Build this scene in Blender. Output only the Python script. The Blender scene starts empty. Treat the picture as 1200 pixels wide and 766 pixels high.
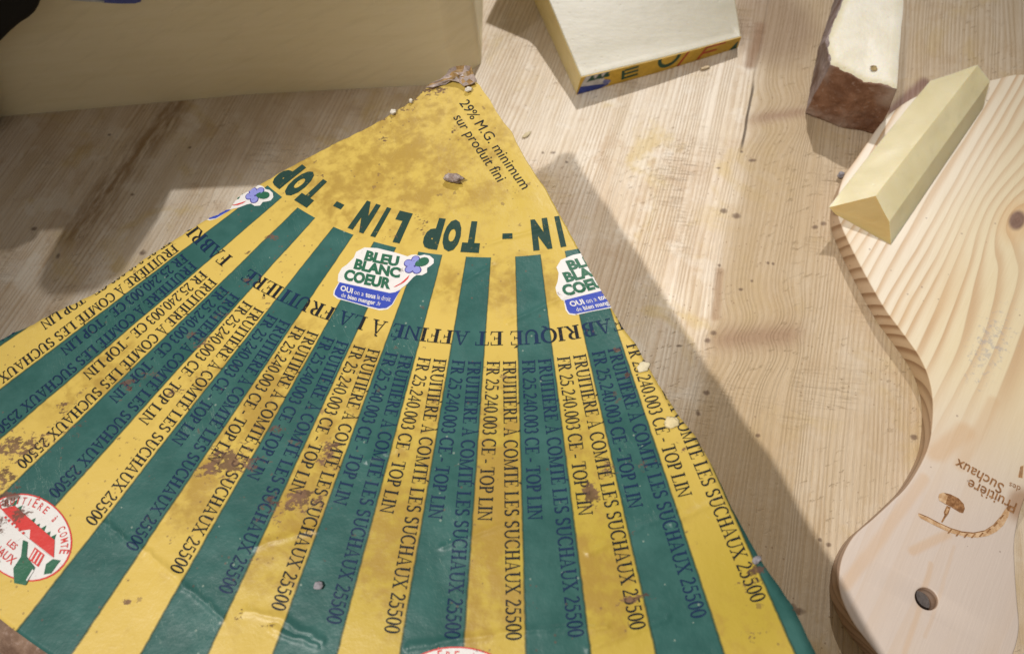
import bpy, bmesh, math, random
import numpy as np
from math import sin, cos, pi, radians, sqrt, atan2, exp, hypot, floor
from mathutils import Vector, Matrix

random.seed(7)
SC = bpy.context.scene
COL = SC.collection

# ------------------------------------------------------------------ camera
CAM = Vector((0.009668, -0.291806, 0.325284))
ROT = (radians(28.4552002), radians(4.10978999), radians(-1.5767597))
FPX = 858.92                                   # focal length in pixels of the 1200 px wide photograph
camd = bpy.data.cameras.new('camera'); cam = bpy.data.objects.new('camera', camd); COL.objects.link(cam)
cam.location = CAM; cam.rotation_euler = ROT
camd.sensor_width = 36; camd.lens = FPX / 1200 * 36
camd.clip_start = 0.01; camd.clip_end = 50
camd.dof.use_dof = True; camd.dof.focus_distance = 0.29; camd.dof.aperture_fstop = 14.0
SC.camera = cam

# ------------------------------------------------------------------ light
SC.view_settings.view_transform = 'Standard'; SC.view_settings.look = 'None'
SC.view_settings.exposure = 0.0; SC.view_settings.gamma = 1.0
world = bpy.data.worlds.new('World'); SC.world = world; world.use_nodes = True
bg = world.node_tree.nodes['Background']
bg.inputs['Color'].default_value = (1.0, 0.90, 0.79, 1); bg.inputs['Strength'].default_value = 0.205

def lamp(name, loc, target, power, size, color, spot=None):
    if spot:
        l = bpy.data.lights.new(name, 'SPOT'); l.spot_size = radians(spot[0]); l.spot_blend = spot[1]; l.shadow_soft_size = size / 2
    else:
        l = bpy.data.lights.new(name, 'AREA'); l.shape = 'DISK'; l.size = size
    l.energy = power; l.color = color
    o = bpy.data.objects.new(name, l); COL.objects.link(o); o.location = loc
    o.rotation_euler = (Vector(target) - Vector(loc)).to_track_quat('-Z', 'Y').to_euler()
    return o
# shop ceiling spots: one behind the counter, one over the viewer's left shoulder
lamp('ceiling_lamp_back', (0.45, 1.40, 1.66), (.05, .125, 0), 156.0, .045, (1.0, .97, .93), (21.5, 1.0))
lamp('ceiling_lamp_front', (-0.72, -.60, 1.62), (.05, -.25, 0), 122.0, .05, (1.0, .955, .90), (23.5, .95))

# ------------------------------------------------------------------ helpers
Rm = np.array(cam.rotation_euler.to_matrix())
CW = np.array(CAM)
def ray(px, py):
    return Rm @ np.array([(px - 600) / FPX, -(py - 383) / FPX, -1.0])
def at(px, py, z=0.0):                         # point of the photograph put down at height z
    d = ray(px, py); t = (z - CW[2]) / d[2]; p = CW + t * d
    return (float(p[0]), float(p[1]), float(z))
def at_y(px, py, y):                           # the same on an upright plane
    d = ray(px, py); t = (y - CW[1]) / d[1]; p = CW + t * d
    return (float(p[0]), float(y), float(p[2]))

def smooth_noise(x, y, z=0.0, seed=0):
    s = seed * 12.9898
    return (sin(x * 1.7 + 2.3 * sin(y * 1.3 + s) + s) + sin(y * 2.1 + 1.9 * sin(z * 1.9 + x * .7) + 1.7 * s) + sin(z * 2.3 + 1.3 * sin(x * 2.9 + y * 1.1 + s) + 2.1 * s)) / 3

class MB:                                      # collects polygons, makes one mesh
    def __init__(s): s.v = []; s.f = []; s.m = []; s.sm = []
    def poly(s, pts, mat=0, smooth=False):
        b = len(s.v); s.v += [tuple(p) for p in pts]; s.f.append(tuple(range(b, b + len(pts)))); s.m.append(mat); s.sm.append(smooth)
    def grid(s, rows, mat=0, smooth=True, close=False):
        b = len(s.v); n = len(rows[0])
        for r in rows: s.v += [tuple(p) for p in r]
        for i in range(len(rows) - 1):
            for j in range(n if close else n - 1):
                k = (j + 1) % n
                s.f.append((b + i * n + j, b + i * n + k, b + (i + 1) * n + k, b + (i + 1) * n + j)); s.m.append(mat); s.sm.append(smooth)
    def build(s, name, mats, parent=None, origin=None):
        me = bpy.data.meshes.new(name)
        o0 = Vector(origin) if origin else Vector((0, 0, 0))
        me.from_pydata([tuple(Vector(v) - o0) for v in s.v], [], s.f)
        for m in (mats if isinstance(mats, list) else [mats]): me.materials.append(m)
        me.polygons.foreach_set('material_index', s.m); me.polygons.foreach_set('use_smooth', s.sm)
        me.update(); me.validate()
        return link(name, me, parent, o0)

def link(name, me, parent=None, loc=(0, 0, 0)):
    o = bpy.data.objects.new(name, me); COL.objects.link(o); o.location = loc
    if parent:
        o.parent = parent
        w = Vector((0, 0, 0)); q = parent
        while q: w += Vector(q.location); q = q.parent
        o.location = Vector(loc) - w
    return o
def thing(name, label, cat, loc, group=None):
    o = bpy.data.objects.new(name, None); COL.objects.link(o); o.location = loc; o.empty_display_size = .02
    return tag(o, label, cat, group)
def tag(o, label, cat=None, group=None):
    o['label'] = label
    if cat: o['category'] = cat
    if group: o['group'] = group
    return o
def fix_normals(o, angle=40):
    bm = bmesh.new(); bm.from_mesh(o.data)
    bmesh.ops.remove_doubles(bm, verts=bm.verts, dist=1e-6)
    bmesh.ops.recalc_face_normals(bm, faces=bm.faces); bm.to_mesh(o.data); bm.free()
    if angle: o.data.shade_smooth(); o.data.set_sharp_from_angle(angle=radians(angle))
    return o

# --- node expressions
class X:
    def __init__(s, nt, k): s.nt = nt; s.k = k
    def _m(s, op, *a):
        n = s.nt.nodes.new('ShaderNodeMath'); n.operation = op
        for i, q in enumerate((s,) + a):
            if isinstance(q, X): s.nt.links.new(q.k, n.inputs[i])
            else: n.inputs[i].default_value = q
        return X(s.nt, n.outputs[0])
    def __add__(s, o): return s._m('ADD', o)
    __radd__ = __add__
    def __sub__(s, o): return s._m('SUBTRACT', o)
    def __rsub__(s, o): return (s * -1) + o
    def __mul__(s, o): return s._m('MULTIPLY', o)
    __rmul__ = __mul__
    def __truediv__(s, o): return s._m('DIVIDE', o)
    def sin(s): return s._m('SINE')
    def exp(s): return s._m('EXPONENT')
    def floor(s): return s._m('FLOOR')
    def frac(s): return s._m('FRACT')
    def abs(s): return s._m('ABSOLUTE')
    def sqrt(s): return s._m('SQRT')
    def pow(s, p): return s._m('POWER', p)
    def min(s, o): return s._m('MINIMUM', o)
    def max(s, o): return s._m('MAXIMUM', o)
    def atan2(s, o): return s._m('ARCTAN2', o)
    def gt(s, o): return s._m('GREATER_THAN', o)
    def lt(s, o): return s._m('LESS_THAN', o)
    def ss(s, a, b, lo=0.0, hi=1.0):
        n = s.nt.nodes.new('ShaderNodeMapRange'); n.interpolation_type = 'SMOOTHSTEP'
        s.nt.links.new(s.k, n.inputs[0])
        for i, q in zip((1, 2, 3, 4), (a, b, lo, hi)): n.inputs[i].default_value = q
        return X(s.nt, n.outputs[0])
class Mat:
    def __init__(s, name, rough=.5, spec=.4):
        s.m = bpy.data.materials.new(name); s.m.use_nodes = True; s.nt = s.m.node_tree
        s.b = s.nt.nodes['Principled BSDF']; s.b.inputs['Roughness'].default_value = rough; s.b.inputs['Specular IOR Level'].default_value = spec
        tc = s.nt.nodes.new('ShaderNodeTexCoord'); s.P = tc.outputs['Object']
        sp = s.nt.nodes.new('ShaderNodeSeparateXYZ'); s.nt.links.new(s.P, sp.inputs[0])
        s.x, s.y, s.z = (X(s.nt, sp.outputs[i]) for i in range(3))
    def vec(s, x, y, z=0.0):
        n = s.nt.nodes.new('ShaderNodeCombineXYZ')
        for i, q in enumerate((x, y, z)):
            if isinstance(q, X): s.nt.links.new(q.k, n.inputs[i])
            else: n.inputs[i].default_value = q
        return n.outputs[0]
    def noise(s, scale, detail=3, rough=.55, vec=None, dist=0.0):
        n = s.nt.nodes.new('ShaderNodeTexNoise'); s.nt.links.new(vec or s.P, n.inputs['Vector'])
        n.inputs['Scale'].default_value = scale; n.inputs['Detail'].default_value = detail; n.inputs['Roughness'].default_value = rough; n.inputs['Distortion'].default_value = dist
        return X(s.nt, n.outputs[0])
    def voro(s, scale, feature='F1', vec=None):
        n = s.nt.nodes.new('ShaderNodeTexVoronoi'); n.feature = feature; s.nt.links.new(vec or s.P, n.inputs['Vector']); n.inputs['Scale'].default_value = scale
        return X(s.nt, n.outputs['Distance'])
    def attr(s, name):
        n = s.nt.nodes.new('ShaderNodeAttribute'); n.attribute_name = name; return X(s.nt, n.outputs['Fac'])
    def mix(s, f, a, b):
        n = s.nt.nodes.new('ShaderNodeMix'); n.data_type = 'RGBA'
        s.set(n.inputs[0], f); s.set(n.inputs[6], a); s.set(n.inputs[7], b)
        return n.outputs[2]
    def mul(s, f, a, b):
        n = s.nt.nodes.new('ShaderNodeMix'); n.data_type = 'RGBA'; n.blend_type = 'MULTIPLY'
        s.set(n.inputs[0], f); s.set(n.inputs[6], a); s.set(n.inputs[7], b)
        return n.outputs[2]
    def set(s, i, q):
        if isinstance(q, X): s.nt.links.new(q.k, i)
        elif isinstance(q, tuple): i.default_value = q + (1,) if len(q) == 3 else q
        elif isinstance(q, (int, float)): i.default_value = q
        else: s.nt.links.new(q, i)
    def col(s, c): s.set(s.b.inputs['Base Color'], c)
    def rough(s, r): s.set(s.b.inputs['Roughness'], r)
    def bump(s, h, strength=.3, dist=.001):
        n = s.nt.nodes.new('ShaderNodeBump'); n.inputs['Strength'].default_value = strength; n.inputs['Distance'].default_value = dist
        s.nt.links.new(h.k, n.inputs['Height']); s.nt.links.new(n.outputs[0], s.b.inputs['Normal'])
    def sss(s, w, radius, scale=.01):
        s.b.inputs['Subsurface Weight'].default_value = w; s.b.inputs['Subsurface Radius'].default_value = radius; s.b.inputs['Subsurface Scale'].default_value = scale
    def seg(s, ax, ay, bx, by, wob=None):      # distance to a line segment
        dx, dy = bx - ax, by - ay; L2 = dx * dx + dy * dy
        px, py = s.x - ax, s.y - ay
        t = ((px * dx + py * dy) / L2).max(0.0).min(1.0)
        qx, qy = px - t * dx, py - t * dy
        if wob is not None: qx = qx + wob; qy = qy + wob
        return (qx * qx + qy * qy).sqrt()

# ------------------------------------------------------------------ wheel frame: origin under the wheel's centre
S = 0.14; H = 0.10; D = radians(3.75); PH = -0.0399344
def pol(r, k, z=0.0):                          # r in units of the inner ring, k counts half stripes
    a = PH + D * (k - 11.5); return (r * S * sin(a), -r * S * cos(a), z)
def inv(x, y):
    return hypot(x, y) / S, (atan2(x, -y) - PH) / D + 11.5
R_LABEL, R_WHEEL = 2.177, 2.27

# ------------------------------------------------------------------ materials
def polar_nodes(M):
    r = (M.x * M.x + M.y * M.y).sqrt()
    wob = M.noise(420, 2) - .5
    k = (M.x.atan2(M.y * -1) - PH) / D + 11.5 + wob * .03
    m = (k * .5).frac()
    return r, k, m

STAINS = [(265, 540, 26, 20, .9), (250, 552, 22, 10, .9), (290, 545, 20, 12, .8), (345, 590, 40, 13, .8), (352, 582, 14, 9, 1), (318, 610, 26, 7, .5), (322, 505, 20, 9, .6), (310, 470, 16, 8, .4), (385, 530, 15, 22, .7), (340, 520, 14, 8, .5),
          (692, 580, 11, 16, 1), (712, 545, 9, 14, .7), (742, 702, 16, 9, .8), (740, 625, 8, 8, .4), (812, 632, 9, 9, .6), (797, 527, 10, 8, .5), (722, 412, 6, 5, .8), (735, 440, 6, 5, .7), (885, 668, 9, 13, .9), (878, 690, 18, 18, .35), (882, 740, 22, 14, .4), (752, 545, 6, 8, .6), (765, 520, 5, 6, .5),
          (20, 525, 32, 17, .85), (5, 560, 16, 12, .9), (45, 515, 22, 12, .6), (75, 480, 10, 14, .6), (95, 462, 8, 10, .5), (12, 582, 14, 12, 1), (25, 602, 12, 10, .9), (3, 615, 10, 12, .8), (80, 508, 14, 10, .5), (155, 450, 16, 14, .55), (175, 440, 12, 10, .6), (240, 400, 16, 10, .6), (225, 395, 10, 8, .5),
          (320, 280, 8, 4, .8), (335, 300, 14, 10, .35), (290, 300, 12, 8, .3), (290, 330, 8, 6, .7), (315, 355, 14, 10, .4), (240, 440, 12, 8, .5), (448, 312, 10, 6, .3), (493, 258, 8, 6, .6), (497, 265, 6, 6, .6), (449, 165, 6, 4, .9), (532, 152, 5, 4, .8), (605, 225, 6, 4, .6), (375, 208, 5, 3, .8), (480, 205, 8, 6, .3),
          (460, 130, 22, 6, .7), (440, 140, 18, 6, .8), (505, 108, 22, 8, .7), (480, 120, 12, 6, .5), (455, 280, 10, 4, .35), (150, 520, 16, 10, .4), (100, 500, 10, 10, .4), (205, 460, 14, 10, .5), (590, 440, 6, 7, .6), (575, 432, 5, 6, .6), (520, 430, 8, 6, .3), (260, 370, 12, 8, .45), (165, 300, 10, 5, .5), (200, 290, 10, 5, .5),
          (48, 690, 4, 6, .8), (153, 680, 3, 5, .8), (150, 705, 3, 5, .8), (205, 628, 3, 8, .7), (283, 720, 12, 5, .5), (318, 732, 10, 6, .5), (60, 590, 8, 6, .4), (300, 660, 14, 12, .3), (180, 560, 10, 8, .4), (690, 490, 6, 6, .3), (540, 545, 5, 4, .3), (380, 655, 4, 4, .5), (560, 655, 10, 3, .25), (440, 560, 8, 6, .4), (455, 500, 6, 8, .35)]
_st = []
for px, py, rx, ry, w in STAINS:
    c = at(px, py, H); e = at(px + rx, py, H); f = at(px, py + ry, H)
    _st.append((c[0], c[1], max(hypot(e[0] - c[0], e[1] - c[1]), .0012), max(hypot(f[0] - c[0], f[1] - c[1]), .0012), w))
def stain_at(x, y):
    s = 0.0
    for cx, cy, rx, ry, w in _st:
        q = ((x - cx) / rx) ** 2 + ((y - cy) / ry) ** 2
        if q < 9: s = max(s, w * exp(-.8 * q))
    return s
_gr = []
for px, py, rx, ry, w in [(560, 600, 120, 170, .8), (640, 690, 150, 70, .6), (400, 600, 120, 110, .65), (470, 190, 150, 90, .52), (330, 470, 140, 110, .5), (600, 330, 120, 40, .4), (250, 560, 80, 80, .4), (700, 560, 60, 140, .3), (860, 740, 60, 50, .3), (120, 440, 100, 60, .35), (790, 600, 40, 60, .15)]:
    c = at(px, py, H); e = at(px + rx, py, H); f = at(px, py + ry, H)
    _gr.append((c[0], c[1], hypot(e[0] - c[0], e[1] - c[1]), hypot(f[0] - c[0], f[1] - c[1]), w))
def grease_at(x, y):                           # where oil has soaked into the printed paper
    s = 0.0
    for cx, cy, rx, ry, w in _gr:
        s = max(s, w * exp(-(((x - cx) / rx) ** 2 + ((y - cy) / ry) ** 2)))
    return s
_deep = []
for px, py, rx, ry, w in [(880, 690, 130, 150, 1), (740, 660, 110, 190, .95), (640, 600, 120, 200, .9), (480, 640, 130, 150, .8), (330, 620, 90, 120, .5), (600, 250, 120, 90, .35)]:
    c = at(px, py, H); e = at(px + rx, py, H); f = at(px, py + ry, H)
    _deep.append((c[0], c[1], hypot(e[0] - c[0], e[1] - c[1]), hypot(f[0] - c[0], f[1] - c[1]), w))
def deep_at(x, y):  # deeper yellow over the label's middle and lower right, paler left
    return max(w * exp(-(((x - cx) / rx) ** 2 + ((y - cy) / ry) ** 2)) for cx, cy, rx, ry, w in _deep)
def wear_attrs(o, off=(0, 0, 0)):
    me = o.data; n = len(me.vertices); co = np.empty(n * 3); me.vertices.foreach_get('co', co); co = co.reshape(-1, 3)
    for nm, fn in (('stain', stain_at), ('grease', grease_at), ('deep_tone', deep_at)):
        a = me.attributes.new(nm, 'FLOAT', 'POINT'); a.data.foreach_set('value', [fn(p[0], p[1]) for p in co])

def stain_mask(M):
    n = M.noise(330, 5, .72, M.vec(M.x * .75 + M.y * .35, M.y * 1.3 - M.x * .3)); n2 = M.noise(1000, 3, .6)
    sp = (M.voro(330).lt(.13) * M.noise(45, 2).gt(.56)).max(M.voro(170, 'F1', M.vec(M.x + (M.noise(700, 2) - .5) * .004, M.y * .6)).lt(.10) * M.noise(33, 2).gt(.54))            # small fly specks
    st = (M.attr('stain') * .78 + (n - .5) * 2.3 + (n2 - .5) * .9).ss(.40, .60) * M.attr('stain').ss(.03, .12)
    return st.max(sp * .55).min(1.0) * .88

CREASES = [((117, 610), (200, 668)), ((200, 668), (262, 725)), ((288, 716), (330, 724)), ((330, 724), (378, 752)), ((320, 735), (372, 756)), ((480, 757), (616, 738)), ((616, 738), (710, 734)),
           ((440, 338), (468, 320)), ((508, 349), (576, 312)), ((596, 378), (690, 336)), ((560, 290), (640, 268)), ((788, 612), (850, 582)), ((690, 648), (790, 600)), ((690, 760), (780, 725)), ((520, 640), (600, 610)), ((430, 540), (480, 520)), ((300, 640), (370, 620))]
def label_bump(M, text=False):
    wob = (M.noise(160, 2) - .5) * .0022
    d = None
    for a, b in CREASES:
        A = at(*a, H); B = at(*b, H); q = M.seg(A[0], A[1], B[0], B[1], wob)
        d = q if d is None else d.min(q)
    cr = (d * d * (-1 / (.0011 ** 2))).exp()
    wr = M.voro(42, 'SMOOTH_F1', M.vec(M.x + (M.noise(30, 2) - .5) * .03, M.y + (M.noise(31, 2, .5, M.vec(M.y, M.x, 3.0)) - .5) * .03))
    h = M.noise(30, 3, .5) * .9 + wr * .55 + M.noise(150, 4, .6) * .22 + M.noise(900, 2) * .04 + cr * .35
    M.bump(h, .55, .0022)
    return cr

LBL = Mat('printed_paper', .40, .28)
r, k, m = polar_nodes(LBL)
ring = r.gt(S * 1.0)
green = m.lt(.5) * ring
e = (m - .5).abs().min(m).min(1 - m)          # distance to a stripe edge
line = (1 - e.ss(.004, .016)) * ring
gn = LBL.noise(75, 4, .6, None, .6); gn2 = LBL.noise(240, 3, .6)
gm = (LBL.attr('grease') * 1.0 + (gn - .5) * 2.0 + (gn2 - .5) * 1.5).ss(.0, .75) * LBL.attr('grease').ss(.05, .3)
deep_tone = (LBL.attr('grease') * .5 + LBL.attr('deep_tone')).min(1.0)
yel = LBL.mix(gm * .85, LBL.mix(deep_tone, (.62, .445, .105), (.455, .335, .047)), (.365, .23, .045))
yel = LBL.mix((LBL.noise(120, 5, .75) - .5).ss(.04, .22) * .30, yel, (.42, .27, .07))
grn = LBL.mix(LBL.noise(60, 4, .65).ss(.3, .75), (.022, .090, .080), (.042, .130, .117))
grn = LBL.mix(LBL.voro(260).lt(.10) * LBL.noise(30, 2).gt(.52) * .55, grn, (.30, .36, .30))   # rubbed specks
scf = LBL.noise(40, 3, .6, LBL.vec(LBL.x * 9 + LBL.y * 4, LBL.y * 1.1 - LBL.x * .4)); scf = (1 - (scf - .5).abs().ss(.0, .006)) * LBL.noise(28, 3).ss(.52, .66)
grn = LBL.mix(scf * .5, grn, (.22, .30, .26)); yel = LBL.mix(scf * .4, yel, (.70, .58, .24))
c = LBL.mix(green, yel, grn)
c = LBL.mix(line * .75, c, (.018, .050, .030))
sm = stain_mask(LBL)
c = LBL.mix(sm, c, LBL.mix(gn2.ss(.3, .7), (.075, .034, .024), (.17, .088, .062)))
LBL.col(c); cr_ = label_bump(LBL)
LBL.rough((LBL.noise(50, 3) * .25 + .28 + sm * .3).min(.9))

def ink(name, on_yellow, on_green):
    M = Mat(name, .5, .2); r, k, m = polar_nodes(M)
    c = M.mix(m.lt(.5) * r.gt(S), on_yellow, on_green)
    c = M.mix(M.noise(500, 4, .7).ss(.62, .74) * .5, c, M.mix(m.lt(.5) * r.gt(S), (.55, .36, .05), (.03, .12, .09)))   # worn print
    c = M.mix(stain_mask(M) * .8, c, (.15, .08, .05)); M.col(c); label_bump(M)
    return M.m
INK = ink('black_ink', (.010, .012, .016), (.007, .024, .072))
INKG = ink('green_ink', (.017, .050, .040), (.017, .050, .040))
def flat(name, c, rough=.42, worn=None, bump=True):
    M = Mat(name, rough, .4)
    q = M.mix(M.noise(350, 4, .7).ss(.5, .8) * .25, c, tuple(v * .6 for v in c))
    q = M.mix(stain_mask(M), q, (.13, .06, .04)); M.col(q)
    if bump: label_bump(M)
    return M.m
WHITE = flat('white_print', (.72, .70, .68)); BLUE = flat('blue_print', (.035, .065, .40)); DGREEN = flat('dark_green_print', (.02, .12, .065))
LILAC = flat('lilac_print', (.25, .27, .62)); RED = flat('red_print', (.60, .045, .04)); VIOLET = flat('violet_print', (.05, .035, .25))

def cheese(name, c1, c2, rough=.42, sss=.35, streak=(1, 1, 1), scale=60, bump=.2, spec=.4, dragk=.5):
    M = Mat(name, rough, spec)
    v = M.vec(M.x * streak[0], M.y * streak[1], M.z * streak[2])
    n = M.noise(scale, 4, .6, v); n2 = M.noise(scale * .22, 2)
    c = M.mix((n * .5 + n2 * .5).ss(.3, .72), c1, c2)
    cry = M.voro(210).lt(.09) * M.noise(40, 2).gt(.55); c = M.mix(cry * .35, c, tuple(min(1, q * 1.25) for q in c2))
    drag = M.noise(28, 4, .65, M.vec(M.x * .5 + M.y * 4, M.y * .5 - M.x * 4 + M.z * 9, M.z * 3)); c = M.mix(drag.ss(.5, .7) * .22, c, tuple(q * .80 for q in c1))
    M.col(c); M.bump(n * .6 + drag * dragk + M.voro(160).ss(.0, .16) * .25 + M.noise(700, 3) * .12, bump * 1.3, .002)
    M.sss(sss, (1.0, .75, .4), .006)
    return M
PASTE = cheese('aged_cheese_paste', (.60, .46, .20), (.68, .54, .27))
BLOCK = cheese('block_cheese_paste', (.79, .715, .50), (.85, .78, .585), .55, .3, (.6, 1, 6), 40, .14, .25, .2)
SLAB = cheese('slab_cheese_paste', (.45, .41, .30), (.50, .46, .355), .42, .5, (1, 3, 1), 45, .10, .4, .25)
SLICE = cheese('slice_cheese_paste', (.62, .545, .315), (.68, .61, .395), .36, .6, (2, 1, 1), 40, .10, .45, .3)
YOUNG = cheese('young_cheese_paste', (.62, .58, .48), (.68, .655, .58), .5, .4, (1, 1, 1), 80, .3)

YOUNG.col(YOUNG.mix((1 - (YOUNG.attr('rim') + (YOUNG.noise(150, 3) - .5) * 3).ss(.5, 5.5)) * .75, YOUNG.mix(YOUNG.noise(80, 4).ss(.3, .72), (.73, .68, .54), (.79, .75, .64)), (.56, .48, .27)))
def rind_mat(name, a, b, c, scale=120, mold=.0):
    M = Mat(name, .75, .25)
    n = M.noise(scale, 6, .7); n2 = M.noise(scale * .35, 3, .6)
    q = M.mix(n.ss(.35, .65), a, b); q = M.mix(n2.ss(.46, .66), q, c)
    q = M.mix(M.noise(scale * 4, 4, .7).ss(.56, .72) * .5, q, (.40, .31, .27))
    M.col(q); M.bump(n * .8 + n2 * .5 + M.noise(scale * 5, 3) * .25, .7, .003); return M.m
RIND = rind_mat('brown_rind', (.155, .072, .040), (.25, .130, .078), (.33, .24, .195), 90)
RIND_GREY = rind_mat('greyish_rind', (.25, .19, .18), (.36, .29, .28), (.18, .11, .09), 150)
RIND_WHEEL = rind_mat('wheel_rind', (.13, .075, .05), (.25, .16, .11), (.30, .23, .18), 90)

# table wood: straight grain leaning right, worn planks, two spike knots
GA = radians(17.6); gs, gc = sin(GA), cos(GA)
def lat(x, y): return x * gc - y * gs
def alo(x, y): return x * gs + y * gc
TW = Mat('worn_spruce_table', .52, .3)
u0 = TW.x * gc - TW.y * gs; w0 = TW.x * gs + TW.y * gc
SEAM = lat(*at(868, 180)[:2]); PW = .148
warp = (TW.noise(9, 2, .5, TW.vec(u0 * .8, w0 * .25)) - .5) * .016 + (TW.noise(60, 2, .5, TW.vec(u0, w0 * .3)) - .5) * .0016
ug = u0 + warp
kmask = None; kn = []
for (pa, pb, sw) in (((832, 398), (936, 392), .0072), ((878, 140), (944, 131), .0046)):
    a_ = at(*pa); b_ = at(*pb)
    ua, wa, ub, wb = lat(*a_[:2]), alo(*a_[:2]), lat(*b_[:2]), alo(*b_[:2])
    wl = wa + (u0 - ua) * ((wb - wa) / (ub - ua))
    inside = u0.ss(ua - .008, ua + .010) * (1 - u0.ss(ub - .006, ub + .008))
    dw = w0 - wl
    ug = ug + inside * (dw * dw * (-1 / (.016 ** 2))).exp() * (dw * dw + .00001).sqrt() * -.75
    kk = inside * (dw * dw * (-1 / (sw ** 2))).exp()
    kmask = kk if kmask is None else kmask.max(kk)
pl = ((u0 - SEAM) / PW).floor()
f1 = (ug * 420 + pl * 3.7 + (TW.noise(24, 2, .5, TW.vec(ug * 3, w0 * .12, pl * 2.1)) - .5) * 6.0).frac()
lines = f1.ss(.35, .92) * (1 - f1.ss(.93, 1.0))
fib = TW.noise(60, 5, .7, TW.vec(ug * 22, w0 * .7, pl))
fine = TW.noise(180, 3, .7, TW.vec(ug * 9, w0 * .6, pl))
big = TW.noise(7, 4, .6); bl2 = TW.noise(22, 5, .65, None, .7)
pt = TW.noise(1.3, 1, .5, TW.vec(pl * 17.3, pl * 3.1, 2.0))
soft = TW.noise(38, 3, .55, TW.vec(u0 * 2.2, w0 * .22, pl))
cw = TW.mix((fib * .35 + fine * .25 + soft * .55).ss(.42, .74), (.78, .695, .585), (.60, .485, .345))
cw = TW.mix(lines * (TW.noise(26, 3, .6, TW.vec(u0 * 1.5, w0 * .4)).ss(.3, .7) * .55 + .06), cw, (.40, .265, .14))
dash = TW.noise(120, 3, .75, TW.vec(TW.x * .9 + TW.y * .5, TW.y * 3.4 - TW.x * 1.2)); chew = dash.ss(.60, .68) * TW.noise(19, 4, .6).ss(.48, .62)
cw = TW.mix(chew * .5, cw, (.33, .21, .11))
cw = TW.mix((bl2 - .5).ss(.02, .18) * .60, cw, (.60, .455, .20))
cw = TW.mix((TW.noise(33, 5, .7, None, .9) - .52).ss(.0, .16) * .38, cw, (.47, .32, .19))
cw = TW.mix((TW.noise(41, 4, .65) - .54).ss(.0, .12) * .45, cw, (.80, .74, .65))
cw = TW.mix(big.ss(.45, .70) * .40, cw, (.46, .32, .21))
right = (u0 - SEAM + (TW.noise(15, 2) - .5) * .01).ss(-.006, .008)
cw = TW.mix(right * (.80 - .25 * (u0 - SEAM).ss(.03, .07)), cw, (.40, .29, .165))
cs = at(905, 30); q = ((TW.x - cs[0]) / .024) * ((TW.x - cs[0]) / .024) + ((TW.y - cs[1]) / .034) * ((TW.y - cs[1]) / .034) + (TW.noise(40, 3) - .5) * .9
cw = TW.mix((1 - q.ss(.3, 1.9)) * .75, cw, (.27, .18, .11))  # soft shade right of the slab, painted into the wood colour
# a brown streak of old oil to the left, and grey wear
A_, B_ = at(85, 275), at(205, 125); q = TW.seg(A_[0], A_[1], B_[0], B_[1], (TW.noise(40, 3) - .5) * .02)
cw = TW.mix((1 - q.ss(.001, .017)) * (TW.noise(70, 4, .7, TW.vec(u0 * 3, w0 * .6)).ss(.32, .6)) * .75, cw, (.24, .125, .035))
A_, B_ = at(843, 318), at(838, 372); q = TW.seg(A_[0], A_[1], B_[0], B_[1], (TW.noise(60, 3) - .5) * .004)
cw = TW.mix((1 - q.ss(.0006, .0036)) * .65, cw, (.30, .18, .10))
A_, B_ = at(892, 30), at(880, 75); q = TW.seg(A_[0], A_[1], B_[0], B_[1], (TW.noise(60, 3) - .5) * .004)
cw = TW.mix((1 - q.ss(.0006, .006)) * .8, cw, (.25, .14, .07))
A_, B_ = at(1046, 130), at(1084, 96); q = TW.seg(A_[0], A_[1], B_[0], B_[1], (TW.noise(60, 3) - .5) * .004)
cw = TW.mix((1 - q.ss(.001, .0055)) * .8, cw, (.21, .11, .095))
cw = TW.mix(kmask * (.65 + .45 * TW.noise(150, 3, .6, TW.vec(u0 * .25, w0 * 3))), cw, (.31, .20, .125))
# seam of the two planks: an open slit further back
su = (u0 - SEAM + (TW.noise(50, 2) - .5) * .0012).abs()
slit = (1 - su.ss(.0002, .0009)) * w0.ss(alo(*at(868, 182)[:2]), alo(*at(870, 165)[:2])) * (1 - w0.ss(alo(*at(884, 108)[:2]), alo(*at(886, 92)[:2])) * .8)
cw = TW.mix(slit * .8, cw, (.05, .03, .02))
other = (((u0 - SEAM) / PW).frac() - .5).abs().gt(.4975) * (1 - (u0 - SEAM).abs().lt(.02))
DOTS = [(40, 268, 5, 3), (167, 296, 5, 4), (848, 247, 5, 4), (863, 253, 6, 4), (843, 311, 2.5, 2), (868, 339, 3, 2), (836, 390, 4, 3), (829, 399, 4, 3), (828, 460, 4, 3), (818, 484, 3, 3), (1071, 512, 4, 3), (869, 178, 2.5, 2), (842, 197, 3, 1.5), (935, 716, 7, 3), (929, 712, 4, 4), (971, 638, 3, 2), (961, 632, 2, 2), (796, 405, 4, 1.5), (664, 190, 2.5, 2), (648, 179, 4, 2), (636, 179, 2, 2), (222, 173, 3, 2), (155, 228, 3, 2), (128, 158, 3, 2), (888, 510, 3, 2), (906, 309, 2, 2), (881, 329, 2, 2), (900, 308, 2, 2), (965, 262, 4, 3), (955, 266, 4, 3), (68, 300, 3, 4), (882, 188, 6, 2.5)]
dm = None
for px, py, rx, ry in DOTS:
    c_ = at(px, py); sx = .00044 * rx; sy = .00052 * ry
    dx = (TW.x - c_[0]) / sx; dy = (TW.y - c_[1]) / sy
    g = (dx * dx + dy * dy) * 1.9
    dm = g if dm is None else dm.min(g)
dm = (dm + (TW.noise(600, 2) - .5) * 2.2)
cw = TW.mix((1 - dm.ss(.0, 2.6)) * .75, cw, (.10, .055, .035))
pit = (TW.voro(300).lt(.12) * TW.noise(24, 3).gt(.54))
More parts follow.
